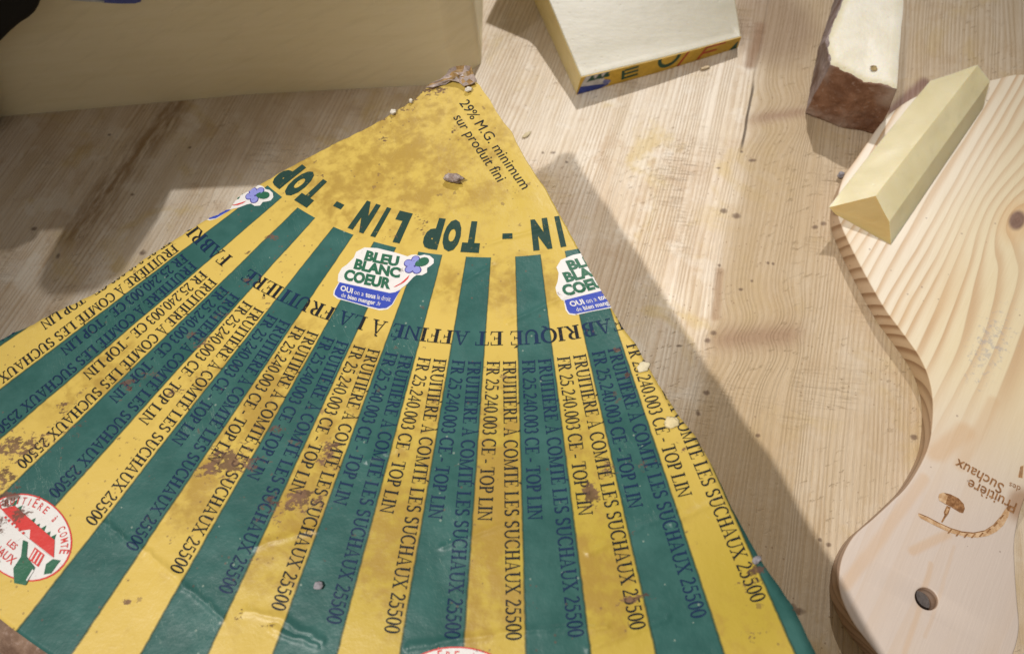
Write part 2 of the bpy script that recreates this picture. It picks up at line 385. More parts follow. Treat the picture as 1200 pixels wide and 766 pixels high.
cw = TW.mix(pit * .5, cw, (.22, .12, .06))
# knife scratches
sc1 = (TW.noise(30, 2, .5, TW.vec(TW.x * .8, TW.y * 14 + TW.x * 3)) - .5).abs()
scr = (1 - sc1.ss(.0, .012)) * TW.noise(16, 2).ss(.55, .7)
cw = TW.mix(scr * .5, cw, (.30, .19, .10))
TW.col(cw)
TW.bump(fib * .3 + fine * .35 - lines * .4 - scr * .6 - chew * .9 - pit * .9 - slit * 2.0 + TW.noise(26, 3) * .7 + TW.noise(500, 3) * .3, .6, .0013)
TW.rough(TW.noise(20, 3) * .25 + .42)
TABLE = TW.m

# pine of the serving board; its own frame: x across, y along the axis from the handle hole
BT = .012; BAX = radians(35); HOLE = at(1086, 701, BT)
br, ba = (cos(BAX), -sin(BAX)), (sin(BAX), cos(BAX))
def bl(px, py, z=BT):
    p = at(px, py, z); dx, dy = p[0] - HOLE[0], p[1] - HOLE[1]
    return dx * br[0] + dy * br[1], dx * ba[0] + dy * ba[1]
PW_ = Mat('pine_board', .46, .35)
kx, ky = bl(1192, 258)
dx = PW_.x - kx; dy = PW_.y - ky; dd = (dx * dx + dy * dy * .30).sqrt()
w1 = (PW_.noise(9, 2, .5, PW_.vec(PW_.x, PW_.y * .35)) - .5) * .009 + (PW_.noise(38, 2, .5, PW_.vec(PW_.x, PW_.y * .35)) - .5) * .0040
xx = PW_.x - .012 + w1 + PW_.y * -.04
rad = (xx * xx + (PW_.z + .030) * (PW_.z + .030) + .00010).sqrt()
rk = rad - (dd * (-1 / .016)).exp() * .016 + (PW_.noise(60, 2, .5, PW_.vec(rad, PW_.y * .05)) - .5) * .011
ph = (rk * 215).frac()
late = ph.ss(.10, .86) * (1 - ph.ss(.90, .99)); late = late * late
fibb = PW_.noise(90, 4, .65, PW_.vec(PW_.x * 14, PW_.y * .6, PW_.z * 14))
str_ = PW_.y.ss(.055, .125, .18, 1.0) * (PW_.noise(12, 2).ss(.2, .6) * .5 + .5)
cb = PW_.mix(fibb, (.70, .61, .42), (.64, .53, .34))
cb = PW_.mix(PW_.y.ss(.03, .12, .12, 1.0), PW_.mix(fibb, (.56, .48, .44), (.50, .42, .38)), cb)
cb = PW_.mix((1 - PW_.x.ss(-.075, -.020)) * str_ * .8, cb, PW_.mix(fibb, (.76, .70, .63), (.68, .60, .51)))
cb = PW_.mix(late * str_ * (PW_.noise(22, 2, .5, PW_.vec(PW_.x, PW_.y * .3)).ss(.25, .6) * .5 + .45), cb, (.50, .335, .19))
cb = PW_.mix(PW_.noise(30, 3, .6, PW_.vec(PW_.x * 2, PW_.y * .4)).ss(.5, .68) * str_ * .35, cb, (.60, .43, .24))
kd = (1 - dd.ss(.0025, .0046))
cb = PW_.mix((1 - dd.ss(.004, .012)) * .45, cb, (.60, .36, .16)); cb = PW_.mix(kd * .92, cb, PW_.mix(PW_.noise(400, 3), (.10, .05, .04), (.24, .14, .11)))
gx, gy = bl(1160, 405); q = ((PW_.x - gx) / .010) * ((PW_.x - gx) / .010) + ((PW_.y - gy) / .028) * ((PW_.y - gy) / .028)
cb = PW_.mix((PW_.noise(330, 5, .75) + (q * -1).exp() * .20).ss(.63, .80) * (1 - q.ss(.3, 2.0)) * .5, cb, (.30, .30, .33))   # blue mould flecks
kx2, ky2 = bl(1196, 592); dx = PW_.x - kx2; dy = PW_.y - ky2; d2 = (dx * dx + dy * dy * .4).sqrt() + (PW_.noise(120, 2) - .5) * .002
cb = PW_.mix((1 - d2.ss(.0025, .007)) * .85, cb, (.33, .205, .125))
for (p1, p2, wd, am) in (((1092, 660), (1060, 766), .0016, .35), ((1120, 640), (1085, 745), .0012, .22), ((1084, 560), (990, 685), .0035, .40), ((1100, 530), (1130, 505), .006, .55), ((1070, 645), (1112, 625), .0028, .45), ((1165, 470), (1125, 545), .004, .4)):
    a_ = bl(*p1); b_ = bl(*p2); q = PW_.seg(a_[0], a_[1], b_[0], b_[1], (PW_.noise(50, 2) - .5) * .003)
    cb = PW_.mix((1 - q.ss(wd * .3, wd)) * am, cb, (.52, .34, .19))
spk = PW_.voro(130).lt(.07) * PW_.noise(20, 2).gt(.5)
cb = PW_.mix(spk * .5, cb, (.22, .15, .12))
geo = PW_.nt.nodes.new('ShaderNodeNewGeometry'); sn = PW_.nt.nodes.new('ShaderNodeSeparateXYZ'); PW_.nt.links.new(geo.outputs['Normal'], sn.inputs[0])
sd = 1 - X(PW_.nt, sn.outputs[2]).abs().ss(.35, .85)
cb = PW_.mul(sd, cb, PW_.mix(late, (.76, .64, .55), (.50, .40, .33)))     # sawn edge: upright faces made darker and browner
PW_.col(cb); PW_.bump(fibb * .5 - late * str_ * .5 + PW_.noise(900, 2) * .15, .25, .0008)
PINE = PW_.m
BURN = Mat('burnt_engraving', .7, .2); BURN.col(BURN.mix(BURN.noise(500, 4, .7).ss(.35, .7), (.17, .075, .028), (.36, .19, .085))); BURN = BURN.m
BURN2 = Mat('light_engraving', .7, .2); BURN2.col(BURN2.mix(BURN2.noise(400, 4, .7).ss(.35, .7), (.40, .235, .115), (.60, .43, .27))); BURN2 = BURN2.m
BLACK = Mat('black_plastic', .5, .3); BLACK.col((.006, .0055, .005)); BLACK = BLACK.m
def plain(name, c, rough=.5, n=300, v=.3):
    M = Mat(name, rough, .35); M.col(M.mix(M.noise(n, 4, .7).ss(.3, .7), c, tuple(q * (1 - v) for q in c))); M.bump(M.noise(n, 3), .3, .001); return M.m

# ------------------------------------------------------------------ the table
mb = MB()
x0, x1, y0, y1, tk = -.62, .56, -.52, .46, -.035
mb.poly([(x0, y0, 0), (x1, y0, 0), (x1, y1, 0), (x0, y1, 0)]); mb.poly([(x0, y0, tk), (x0, y1, tk), (x1, y1, tk), (x1, y0, tk)])
for a, b in (((x0, y0), (x1, y0)), ((x1, y0), (x1, y1)), ((x1, y1), (x0, y1)), ((x0, y1), (x0, y0))):
    mb.poly([(*a, tk), (*b, tk), (*b, 0), (*a, 0)])
t = mb.build('tabletop', TABLE); t['kind'] = 'structure'; t['label'] = 'worn pale wooden counter top with knots and stains'

# ------------------------------------------------------------------ the labelled wedge
EDGE_L = [(535, 90), (527, 88), (523, 93), (516, 97), (505, 103), (498, 106), (488, 117), (470, 128), (455, 138), (440, 147), (400, 166), (360, 187), (320, 209), (280, 233), (270, 246), (240, 260), (207, 281), (170, 305), (150, 320), (114, 344), (85, 358), (62, 369), (45, 379), (15, 392), (-30, 416), (-140, 480)]
EDGE_R = [(548, 86), (553, 92), (562, 101), (575, 119), (600, 156), (640, 223), (664, 267), (678, 293), (717, 363), (729, 384), (744, 403), (760, 432), (797, 491), (814, 511), (835, 548), (857, 595), (887, 651), (927, 708), (955, 766), (1000, 850)]
def edge_fn(pts):
    q = sorted(inv(*at(px, py, H)[:2]) for px, py in pts)
    R = [a for a, _ in q]; K = [b for _, b in q]
    return R, K
RL, KL = edge_fn(EDGE_L); RR, KR = edge_fn(EDGE_R)
def kl(r, j=0): return float(np.interp(r, RL, KL)) + j * (smooth_noise(r * 60, 1) * .03 + smooth_noise(r * 230, 2) * .022) / max(r, .4)
def kr(r, j=0): return float(np.interp(r, RR, KR)) + j * (smooth_noise(r * 55, 3) * .010 + smooth_noise(r * 210, 4) * .010) / max(r, .4)
R0 = max(RL[0], RR[0]) + .004
def hz(x, y):                                   # gentle buckling of the paper
    return H + .0006 + .00022 * smooth_noise(x * 38, y * 34, .3, 1) + .00010 * smooth_noise(x * 120, y * 110, .9, 2)
def lz(x, y, d): return (x, y, hz(x, y) + d)

wedge = thing('cheese_wedge', 'large cheese wedge with its top covered by a yellow and green striped paper label', 'cheese', (-.05, -.19, 0))
mb = MB(); rows = []
NR, NC = 200, 130
rs = [R0 + (R_LABEL - R0) * (i / NR) for i in range(NR + 1)]
for r_ in rs:
    a, b = kl(r_, 1), kr(r_, 1); row = []
    for j in range(NC + 1):
        k_ = a + (b - a) * j / NC; p = pol(r_, k_); row.append(lz(p[0], p[1], 0))
    rows.append(row)
mb.grid([q[::-1] for q in rows])
label = mb.build('paper_label', LBL.m, wedge); label.location = -Vector(wedge.location)
sol = label.modifiers.new('thickness', 'SOLIDIFY'); sol.thickness = .0004; sol.offset = -1
wear_attrs(label)

# body of the wedge and its rind
mb = MB(); rr = [R0 + .012 + (R_LABEL - R0 - .012) * i / 80 for i in range(81)]
Lp = [pol(q, kl(q) + .07 / q) for q in rr]; Rp = [pol(q, kr(q) - .05 / q) for q in rr]
ztop = H - .0004; NV = 6
def wall(P, sd):
    return [[(p[0], p[1], ztop * v / NV) for v in range(NV + 1)] for p in P]
mb.grid(wall(Lp, 0)); mb.grid([w[::-1] for w in wall(Rp, 1)])
mb.poly([(Lp[0][0], Lp[0][1], 0), (Lp[0][0], Lp[0][1], ztop), (Rp[0][0], Rp[0][1], ztop), (Rp[0][0], Rp[0][1], 0)])
mb.grid([[(a[0] + (b[0] - a[0]) * j / 8, a[1] + (b[1] - a[1]) * j / 8, ztop) for j in range(9)] for a, b in zip(Lp, Rp)])
mb.grid([[(a[0] + (b[0] - a[0]) * j / 8, a[1] + (b[1] - a[1]) * j / 8, .0002) for j in range(9)][::-1] for a, b in zip(Lp, Rp)])
body = mb.build('cheese_body', PASTE.m, wedge); body.location = -Vector(wedge.location); fix_normals(body, 35)
prof = [(R_LABEL - .012, H - .0006), (R_LABEL + .015, H - .001), (R_LABEL + .05, H - .004), (R_LABEL + .075, H - .012), (R_WHEEL, H * .7), (R_WHEEL + .015, H * .5), (R_WHEEL, H * .28), (R_WHEEL - .03, .006), (R_WHEEL - .06, .0003), (R_LABEL - .012, .0003)]
mb = MB(); rows = []
for q, z in prof:
    a, b = kl(q), kr(q)
    rows.append([(*pol(q * (1 + .004 * smooth_noise(j * .9, z * 50)), a + .02 + (b - a - .04) * j / 90)[:2], z) for j in range(91)])
mb.grid(rows); mb.poly([r_[0] for r_ in rows]); mb.poly([r_[-1] for r_ in rows][::-1])
rind = mb.build('rind', RIND_WHEEL, wedge); rind.location = -Vector(wedge.location)

# ---- lettering: a hand-drawn roman face
def arc(cx, cy, rx, ry, a0, a1, thin, thick, n=14):
    L = []; R = []
    for i in range(n + 1):
        a = radians(a0 + (a1 - a0) * i / n); w = thin + (thick - thin) * abs(cos(a)) ** 1.6
        x, y = cx + rx * cos(a), cy + ry * sin(a)
        nx, ny = cos(a) * ry, sin(a) * rx; l = hypot(nx, ny); nx /= l; ny /= l
        L.append((x + nx * w / 2, y + ny * w / 2)); R.append((x - nx * w / 2, y - ny * w / 2))
    return [[L[i], L[i + 1], R[i + 1], R[i]] for i in range(n)]
def rect(x0, x1, y0, y1): return [[(x0, y0), (x1, y0), (x1, y1), (x0, y1)]]
TK, TN, SE = 148, 72, 46
def stem(x, y0=0, y1=662, w=TK): return rect(x, x + w, y0, y1)
def ser(x0, x1, top=False): return rect(x0, x1, 662 - SE, 662) if top else rect(x0, x1, 0, SE)
def par(x0, x1, w, y0=0, y1=662): return [[(x0, y0), (x0 + w, y0), (x1 + w, y1), (x1, y1)]]
ACUTE = lambda x: [[(x - 50, 690), (x + 30, 690), (x + 140, 800), (x + 10, 800)]]
GRAVE = lambda x: [[(x - 30, 690), (x + 50, 690), (x - 10, 800), (x - 140, 800)]]
G = {}
G['I'] = (333, stem(110) + ser(25, 308) + ser(25, 308, 1))
_F = stem(100) + ser(22, 300) + rect(22, 530, 627, 662) + rect(496, 530, 510, 628) + rect(212, 400, 318, 354) + rect(372, 404, 250, 420)
G['F'] = (556, _F)
_E = stem(100) + rect(22, 560, 0, 36) + rect(22, 545, 626, 662) + rect(508, 545, 510, 627) + rect(212, 405, 318, 354) + rect(376, 408, 250, 420) + [[(545, 35), (585, 170), (552, 170), (500, 35)]]
G['E'] = (611, _E); G['È'] = (611, _E + GRAVE(320)); G['É'] = (611, _E + ACUTE(290))
G['L'] = (611, stem(100) + rect(22, 560, 0, 36) + ser(22, 300, 1) + [[(545, 35), (592, 175), (558, 175), (500, 35)]])
G['T'] = (611, stem(250, 0, 628) + rect(20, 590, 627, 662) + rect(20, 52, 500, 628) + rect(558, 590, 500, 628) + ser(150, 462))
G['H'] = (722, stem(100) + stem(510) + ser(20, 300) + ser(20, 300, 1) + ser(425, 705) + ser(425, 705, 1) + rect(212, 510, 316, 352))
G['N'] = (722, stem(110, 0, 662, TN) + stem(572, 0, 662, TN) + [[(25, 662), (165, 662), (620, -8), (575, -8)]] + ser(20, 245) + ser(470, 705, 1))
G['M'] = (889, stem(112, 0, 662, TN) + stem(680) + [[(40, 662), (190, 662), (445, 40), (410, 0)], [(400, 0), (445, 0), (760, 662), (700, 662)]] + ser(18, 245) + ser(595, 870) + ser(680, 870, 1))
_A = [[(95, 0), (145, 0), (375, 674), (335, 674)], [(520, 0), (645, 0), (395, 674), (330, 674)]] + rect(215, 480, 200, 236) + ser(15, 235) + ser(430, 710)
G['A'] = (722, _A); G['À'] = (722, _A + GRAVE(370))
_U = stem(100, 220, 662) + stem(575, 220, 662, TN) + ser(15, 300, 1) + ser(480, 708, 1) + arc(377, 222, 221, 218, 180, 360, 70, 90)
G['U'] = (722, _U)
G['X'] = (722, [[(60, 662), (200, 662), (660, 0), (520, 0)], [(85, 0), (140, 0), (640, 662), (580, 662)]] + ser(10, 225) + ser(420, 710) + ser(22, 300, 1) + ser(490, 700, 1))
G['O'] = (722, arc(361, 331, 278, 322, 0, 360, 60, 138, 34)); G['Q'] = (722, G['O'][1] + [[(330, 10), (430, 40), (560, -90), (660, -120), (560, -150), (450, -110)]])
G['C'] = (667, arc(365, 331, 285, 322, 48, 318, 60, 138, 26) + rect(560, 592, 470, 672) + [[(560, 130), (590, 150), (620, 130), (575, 85)]])
G['S'] = (556, arc(285, 490, 165, 152, 35, 250, 62, 132, 16) + arc(275, 172, 175, 150, 70, -150, 62, 134, 18) + [[(155, 395), (215, 425), (405, 300), (345, 262)]] + rect(425, 455, 490, 670) + rect(95, 125, -8, 170))
_P = stem(100) + ser(22, 300) + rect(22, 270, 627, 662) + rect(212, 270, 290, 324) + arc(270, 476, 200, 169, -90, 90, 46, 138, 16)
G['P'] = (556, _P)
G['R'] = (667, stem(100) + ser(22, 300) + rect(22, 270, 627, 662) + rect(212, 290, 316, 350) + arc(280, 489, 190, 156, -90, 90, 46, 138, 16) + [[(260, 330), (375, 330), (610, 20), (490, 0)]] + ser(480, 665))
G['B'] = (667, stem(100) + ser(22, 230) + rect(22, 280, 627, 662) + rect(212, 290, 332, 362) + arc(280, 496, 175, 150, -90, 90, 44, 130, 14) + arc(290, 174, 215, 158, -90, 90, 46, 138, 14) + rect(212, 290, 0, 34))
G['0'] = (500, arc(250, 331, 175, 322, 0, 360, 60, 128, 28))
G['2'] = (500, arc(235, 480, 150, 165, 155, -30, 60, 124, 16) + [[(330, 430), (415, 400), (130, 70), (40, 70)]] + rect(40, 440, 0, 74) + [[(440, 74), (475, 150), (445, 155), (400, 74)]])
G['3'] = (500, arc(220, 500, 140, 150, 150, -75, 60, 120, 14) + arc(215, 190, 170, 182, 80, -140, 60, 128, 16))
G['4'] = (500, stem(290, 0, 662, 92) + rect(15, 470, 158, 215) + [[(20, 215), (75, 215), (340, 560), (340, 662)]])
G['5'] = (500, rect(110, 410, 590, 662) + [[(110, 662), (150, 662), (115, 380), (75, 380)]] + arc(205, 212, 190, 200, 115, -145, 60, 130, 18))
G['.'] = (250, rect(70, 175, -8, 98)); G['-'] = (333, rect(35, 300, 196, 262)); G[' '] = (250, [])

def inside(x, y, mar=0.0):
    r_, k_ = inv(x, y)
    return R0 < r_ < R_LABEL and kl(r_, 1) + mar < k_ < kr(r_, 1) - mar
class Print:                                    # flat print lying on the label, cut off where the label was cut
    def __init__(s): s.mb = MB(); s.n = 0
    def poly(s, pts, mat=0, d=.00012):
        xy = [p[:2] for p in pts]
        fl = [inside(*p) for p in xy]
        if not any(fl): return
        s.n += 1; dd = d + (s.n % 14) * 5e-6
        me_ = max(hypot(xy[i][0] - xy[i - 1][0], xy[i][1] - xy[i - 1][1]) for i in range(len(xy)))
        if me_ > .0020 and (len(xy) < 5 or me_ > .004):
            c = (sum(p[0] for p in xy) / len(xy), sum(p[1] for p in xy) / len(xy))
            T = [xy] if len(xy) == 3 else [(xy[i - 1], xy[i], c) for i in range(len(xy))]
            for t in T: s._split(list(t), mat, dd)
            return
        if all(fl): s.mb.poly([lz(p[0], p[1], dd) for p in xy], mat); return
        c = (sum(p[0] for p in xy) / len(xy), sum(p[1] for p in xy) / len(xy))
        for i in range(len(xy)): s._tri([xy[i - 1], xy[i], c], mat, dd, 4)
    def _split(s, t, mat, d):
        L = [hypot(t[i][0] - t[(i + 1) % 3][0], t[i][1] - t[(i + 1) % 3][1]) for i in range(3)]; i = L.index(max(L))
        if L[i] > .0020:
            a, b, c = t[i], t[(i + 1) % 3], t[(i + 2) % 3]; m_ = ((a[0] + b[0]) / 2, (a[1] + b[1]) / 2)
            s._split([a, m_, c], mat, d); s._split([m_, b, c], mat, d)
        else: s._tri(t, mat, d, 4)
    def _tri(s, t, mat, d, lv):
        fl = [inside(*p) for p in t]
        if all(fl): s.mb.poly([lz(p[0], p[1], d) for p in t], mat)
        elif lv and (any(fl) or lv > 2):
            a, b, c = t; ab, bc, ca = [((p[0] + q[0]) / 2, (p[1] + q[1]) / 2) for p, q in ((a, b), (b, c), (c, a))]
            for q in ((a, ab, ca), (ab, b, bc), (ca, bc, c), (ab, bc, ca)): s._tri(list(q), mat, d, lv - 1)
    def build(s, name, mats, parent=None):
        o = s.mb.build(name, mats, parent or label)
        o.location = (0, 0, 0); fix_up(o); wear_attrs(o); return o
def fix_up(o):                                  # every printed face looks up
    bm = bmesh.new(); bm.from_mesh(o.data)
    for f in bm.faces:
        f.normal_update()
        if f.normal.z < 0: f.normal_flip()
    bm.to_mesh(o.data); bm.free()
def roman(pr, text, em, xs, fn, mat=0):         # fn maps (x along, y up) in metres to the plane
    x = 0
    for ch in text:
        w, polys = G[ch]
        for p in polys:
            pts = []
            for (a, b), (c, d_) in zip(p, p[1:] + p[:1]):
                L = max(abs(a - c), abs(b - d_)); n = 2 if L > 250 else 1
                for i in range(n): pts.append((a + (c - a) * i / n, b + (d_ - b) * i / n))
            pr.poly([fn((x + a) * em / 1000 * xs, b * em / 1000) for a, b in pts], mat)
        x += w
    return x * em / 1000 * xs
_fc = {}
def sans_polys(text, bold=0.0):
    key = (text, bold)
    if key not in _fc:
        cu = bpy.data.curves.new('t', 'FONT'); cu.body = text; cu.offset = bold; cu.resolution_u = 3
        o = bpy.data.objects.new('t', cu); COL.objects.link(o); bpy.context.view_layer.update()
        me = bpy.data.meshes.new_from_object(o.evaluated_get(bpy.context.evaluated_depsgraph_get()))
        me.calc_loop_triangles(); P = [[tuple(me.vertices[i].co[:2]) for i in f.vertices] for f in me.loop_triangles]
        xs = [p[0] for f in P for p in f] or [0, 1]
        _fc[key] = (P, min(xs), max(xs)); bpy.data.objects.remove(o); bpy.data.curves.remove(cu); bpy.data.meshes.remove(me)
    return _fc[key]
def sans(pr, text, width, height, fn, mat=0, bold=0.0, d=.00012, shear=0.0):   # text fitted into width x height (cap height)
    P, a, b = sans_polys(text, bold)
    for f in P: pr.poly([fn((x - a) / (b - a) * width + shear * y / .69 * height, y / .69 * height) for x, y in f], mat, d)

# radial lines of text, two on every stripe
txt = Print(); EM = .00665
for n in range(-2, 17):
    aL = PH + D * (n + .105 - 11.5); aR = PH + D * (n + .930 - 11.5)
    def fr(a, sh, r0=1.303):
        o = (sin(a), -cos(a)); tg = (cos(a), sin(a))
        return lambda x, y: (o[0] * (r0 * S + x) + tg[0] * (y + sh), o[1] * (r0 * S + x) + tg[1] * (y + sh))
    roman(txt, 'FR 25.240.003 CE - TOP LIN', EM, .672, fr(aL, 0))
    roman(txt, 'FRUITIÈRE À COMTÉ LES SUCHAUX 25500', EM, .672, fr(aR, -.0044))
# the ring of text, read clockwise
def ring_fn(r0, k0):                            # baseline on radius r0, starting at k0, letters' tops outwards
    return lambda x, y: pol(r0 + y / S, k0 - x / (S * D * 1.24))[:2]
for k0 in (15.30 + 13.71, 15.30, 15.30 - 13.71):
    roman(txt, 'FABRIQUÉ ET AFFINÉ À LA FRUITIÈRE', .0082, .985, ring_fn(1.2215, k0))
txt.build('printed_lettering', INK)
big = Print()
def letter(ch, kc, w=.0064, h=.0116, bold=.085):
    sans(big, ch, w, h, lambda x, y: pol(.895 + y / S, kc + (.5 * w - x) / (S * D * .935))[:2], 0, bold, shear=0.10 * .0116 / .0116 * 1.0 * .0)
for base in (10.11, 10.11 - 8.15, 10.11 + 8.15):
    for ch, dk, w in (('T', 0, .0066), ('O', -.89, .0066), ('P', -1.74, .0062), ('L', -3.37, .0058), ('I', -4.28, .0020), ('N', -5.13, .0067)): letter(ch, base + dk, w)
    a = pol(.925, base + 1.72); kq = base + 1.56
    big.poly([pol(.925, kq - .22)[:2], pol(.925, kq + .22)[:2], pol(.943, kq + .22)[:2], pol(.943, kq - .22)[:2]])
# fat content, two lines along the cut
for s_, A, B, cap in (('29% M.G. minimum', (538, 122), (612, 224), .0044), ('sur produit fini', (531, 139), (583, 215), .0044)):
    a = Vector(at(*A, H)[:2]); b = Vector(at(*B, H)[:2]); u = (b - a).normalized(); v = Vector((-u.y, u.x)); L = (b - a).length
    sans(big, s_, L, cap, lambda x, y: tuple(a + u * x + v * y), 1, .0)
big.build('printed_heading', [INKG, INK])

# ---- the clover emblems, four fifths hidden or cut where the wedge was cut
E_WHITE = [(1.0262, 5.763), (1.0167, 6.277), (1.0165, 7.071), (1.0206, 7.624), (1.0145, 7.736), (1.0111, 7.91), (1.0122, 8.105), (1.0066, 8.269), (1.0075, 8.509), (1.0162, 8.707), (1.0283, 8.752), (1.0369, 8.671), (1.0464, 8.549), (1.0599, 8.601), (1.0704, 8.445), (1.0723, 8.233), (1.0813, 8.14), (1.1042, 8.003), (1.1205, 7.843), (1.1416, 7.815), (1.1696, 7.779), (1.1869, 7.659), (1.1947, 7.419), (1.1942, 7.017), (1.1928, 6.394), (1.1945, 5.857), (1.189, 5.668), (1.1765, 5.598), (1.1476, 5.585), (1.1456, 5.524), (1.1267, 5.402), (1.1065, 5.384), (1.0902, 5.495), (1.065, 5.59), (1.0469, 5.546)]
E_BLUE = [(1.1475, 5.616), (1.1428, 6.289), (1.1403, 7.054), (1.1398, 7.515), (1.1339, 7.696), (1.1229, 7.846), (1.1455, 7.791), (1.1702, 7.742), (1.1844, 7.608), (1.1907, 7.36), (1.1912, 6.919), (1.1907, 6.339), (1.1911, 5.876), (1.1863, 5.7), (1.1753, 5.642)]
E_RED = [(1.0747, 7.979), (1.0872, 7.97), (1.1007, 7.88), (1.1188, 7.623), (1.1198, 7.564), (1.1042, 7.767), (1.0883, 7.888)]
def tessel(pts):
    from mathutils.geometry import tessellate_polygon
    return [[pts[i] for i in t] for t in tessellate_polygon([[Vector((p[0] * 50, p[1], 0)) for p in pts]])]
def emblem(dk):
    e = Print(); L = .00006
    def area(pts, mat, d):
        for t in tessel(pts): e.poly([pol(a, b + dk)[:2] for a, b in t], mat, d)
    area(E_WHITE, 0, L); area(E_BLUE, 1, L + .00008); area(E_RED, 4, L + .00008)
    def line(s_, bl_, tl_, br_, mat, bold, d=L + .00009):
        def fn(x, y):                           # unit square of the line of text
            r_ = bl_[0] + (br_[0] - bl_[0]) * x + (tl_[0] - bl_[0]) * y; k_ = bl_[1] + (br_[1] - bl_[1]) * x + (tl_[1] - bl_[1]) * y
            return pol(r_, k_ + dk)[:2]
        sans(e, s_, 1, 1, fn, mat, bold, d)
    line('BLEU', (1.0616, 6.006), (1.0339, 5.925), (1.0548, 7.407), 2, .055)
    line('BLANC', (1.0955, 5.80), (1.0677, 5.709), (1.0885, 7.648), 2, .055)
    line('COEUR', (1.1348, 5.649), (1.1053, 5.565), (1.1266, 7.47), 2, .055)
    line('OUI', (1.1690, 5.795), (1.1545, 5.74), (1.1680, 6.26), 0, .03, L + .00016)
    line('on a', (1.1678, 6.33), (1.1545, 6.28), (1.1670, 6.68), 0, .0, L + .00016)
    line('tous', (1.1668, 6.75), (1.1535, 6.70), (1.1655, 7.12), 0, .03, L + .00016)
    line('le droit', (1.1652, 7.18), (1.1515, 7.14), (1.1640, 7.66), 0, .0, L + .00016)
    line('de', (1.1862, 5.952), (1.1745, 5.91), (1.1856, 6.12), 0, .0, L + .00016)
    line('bien manger', (1.1855, 6.19), (1.1735, 6.15), (1.1830, 7.20), 0, .025, L + .00016)
    line('.fr', (1.1828, 7.25), (1.1710, 7.21), (1.1824, 7.40), 0, .0, L + .00016)
    def petal(cr, ck, ang, ln, wd, mat, d):
        pts = []
        for i in range(14):
            a = 2 * pi * i / 14; x = ln * (.5 + .5 * cos(a)); y = wd * sin(a) * (.75 + .35 * (.5 + .5 * cos(a)))
            X_, Y_ = x * cos(ang) - y * sin(ang), x * sin(ang) + y * cos(ang)
            pts.append(pol(cr - Y_, ck + dk + X_ / (D * 1.04))[:2])
        c = (sum(p[0] for p in pts) / 14, sum(p[1] for p in pts) / 14)
        for i in range(14): e.poly([pts[i - 1], pts[i], c], mat, d)
    for i, a in enumerate((95, 170, 240, 310)):
        petal(1.044, 8.02, radians(a), .0300, .0130, 5, L + .00009); petal(1.044, 8.02, radians(a), .0280, .0105, 3, L + .00017)
    petal(1.044, 8.05, radians(38), .040, .0140, 2, L + .00020); petal(1.047, 8.02, radians(0), .005, .003, 5, L + .00026)
    o = e.build('printed_emblem', [WHITE, BLUE, DGREEN, LILAC, RED, VIOLET]); return o
for dk, lb in ((0, 'whole white and blue clover emblem'), (8, 'clover emblem cut off by the right edge'), (-8, 'clover emblem of which only flower and a blue corner remain')):
    o = emblem(dk); o['label'] = lb

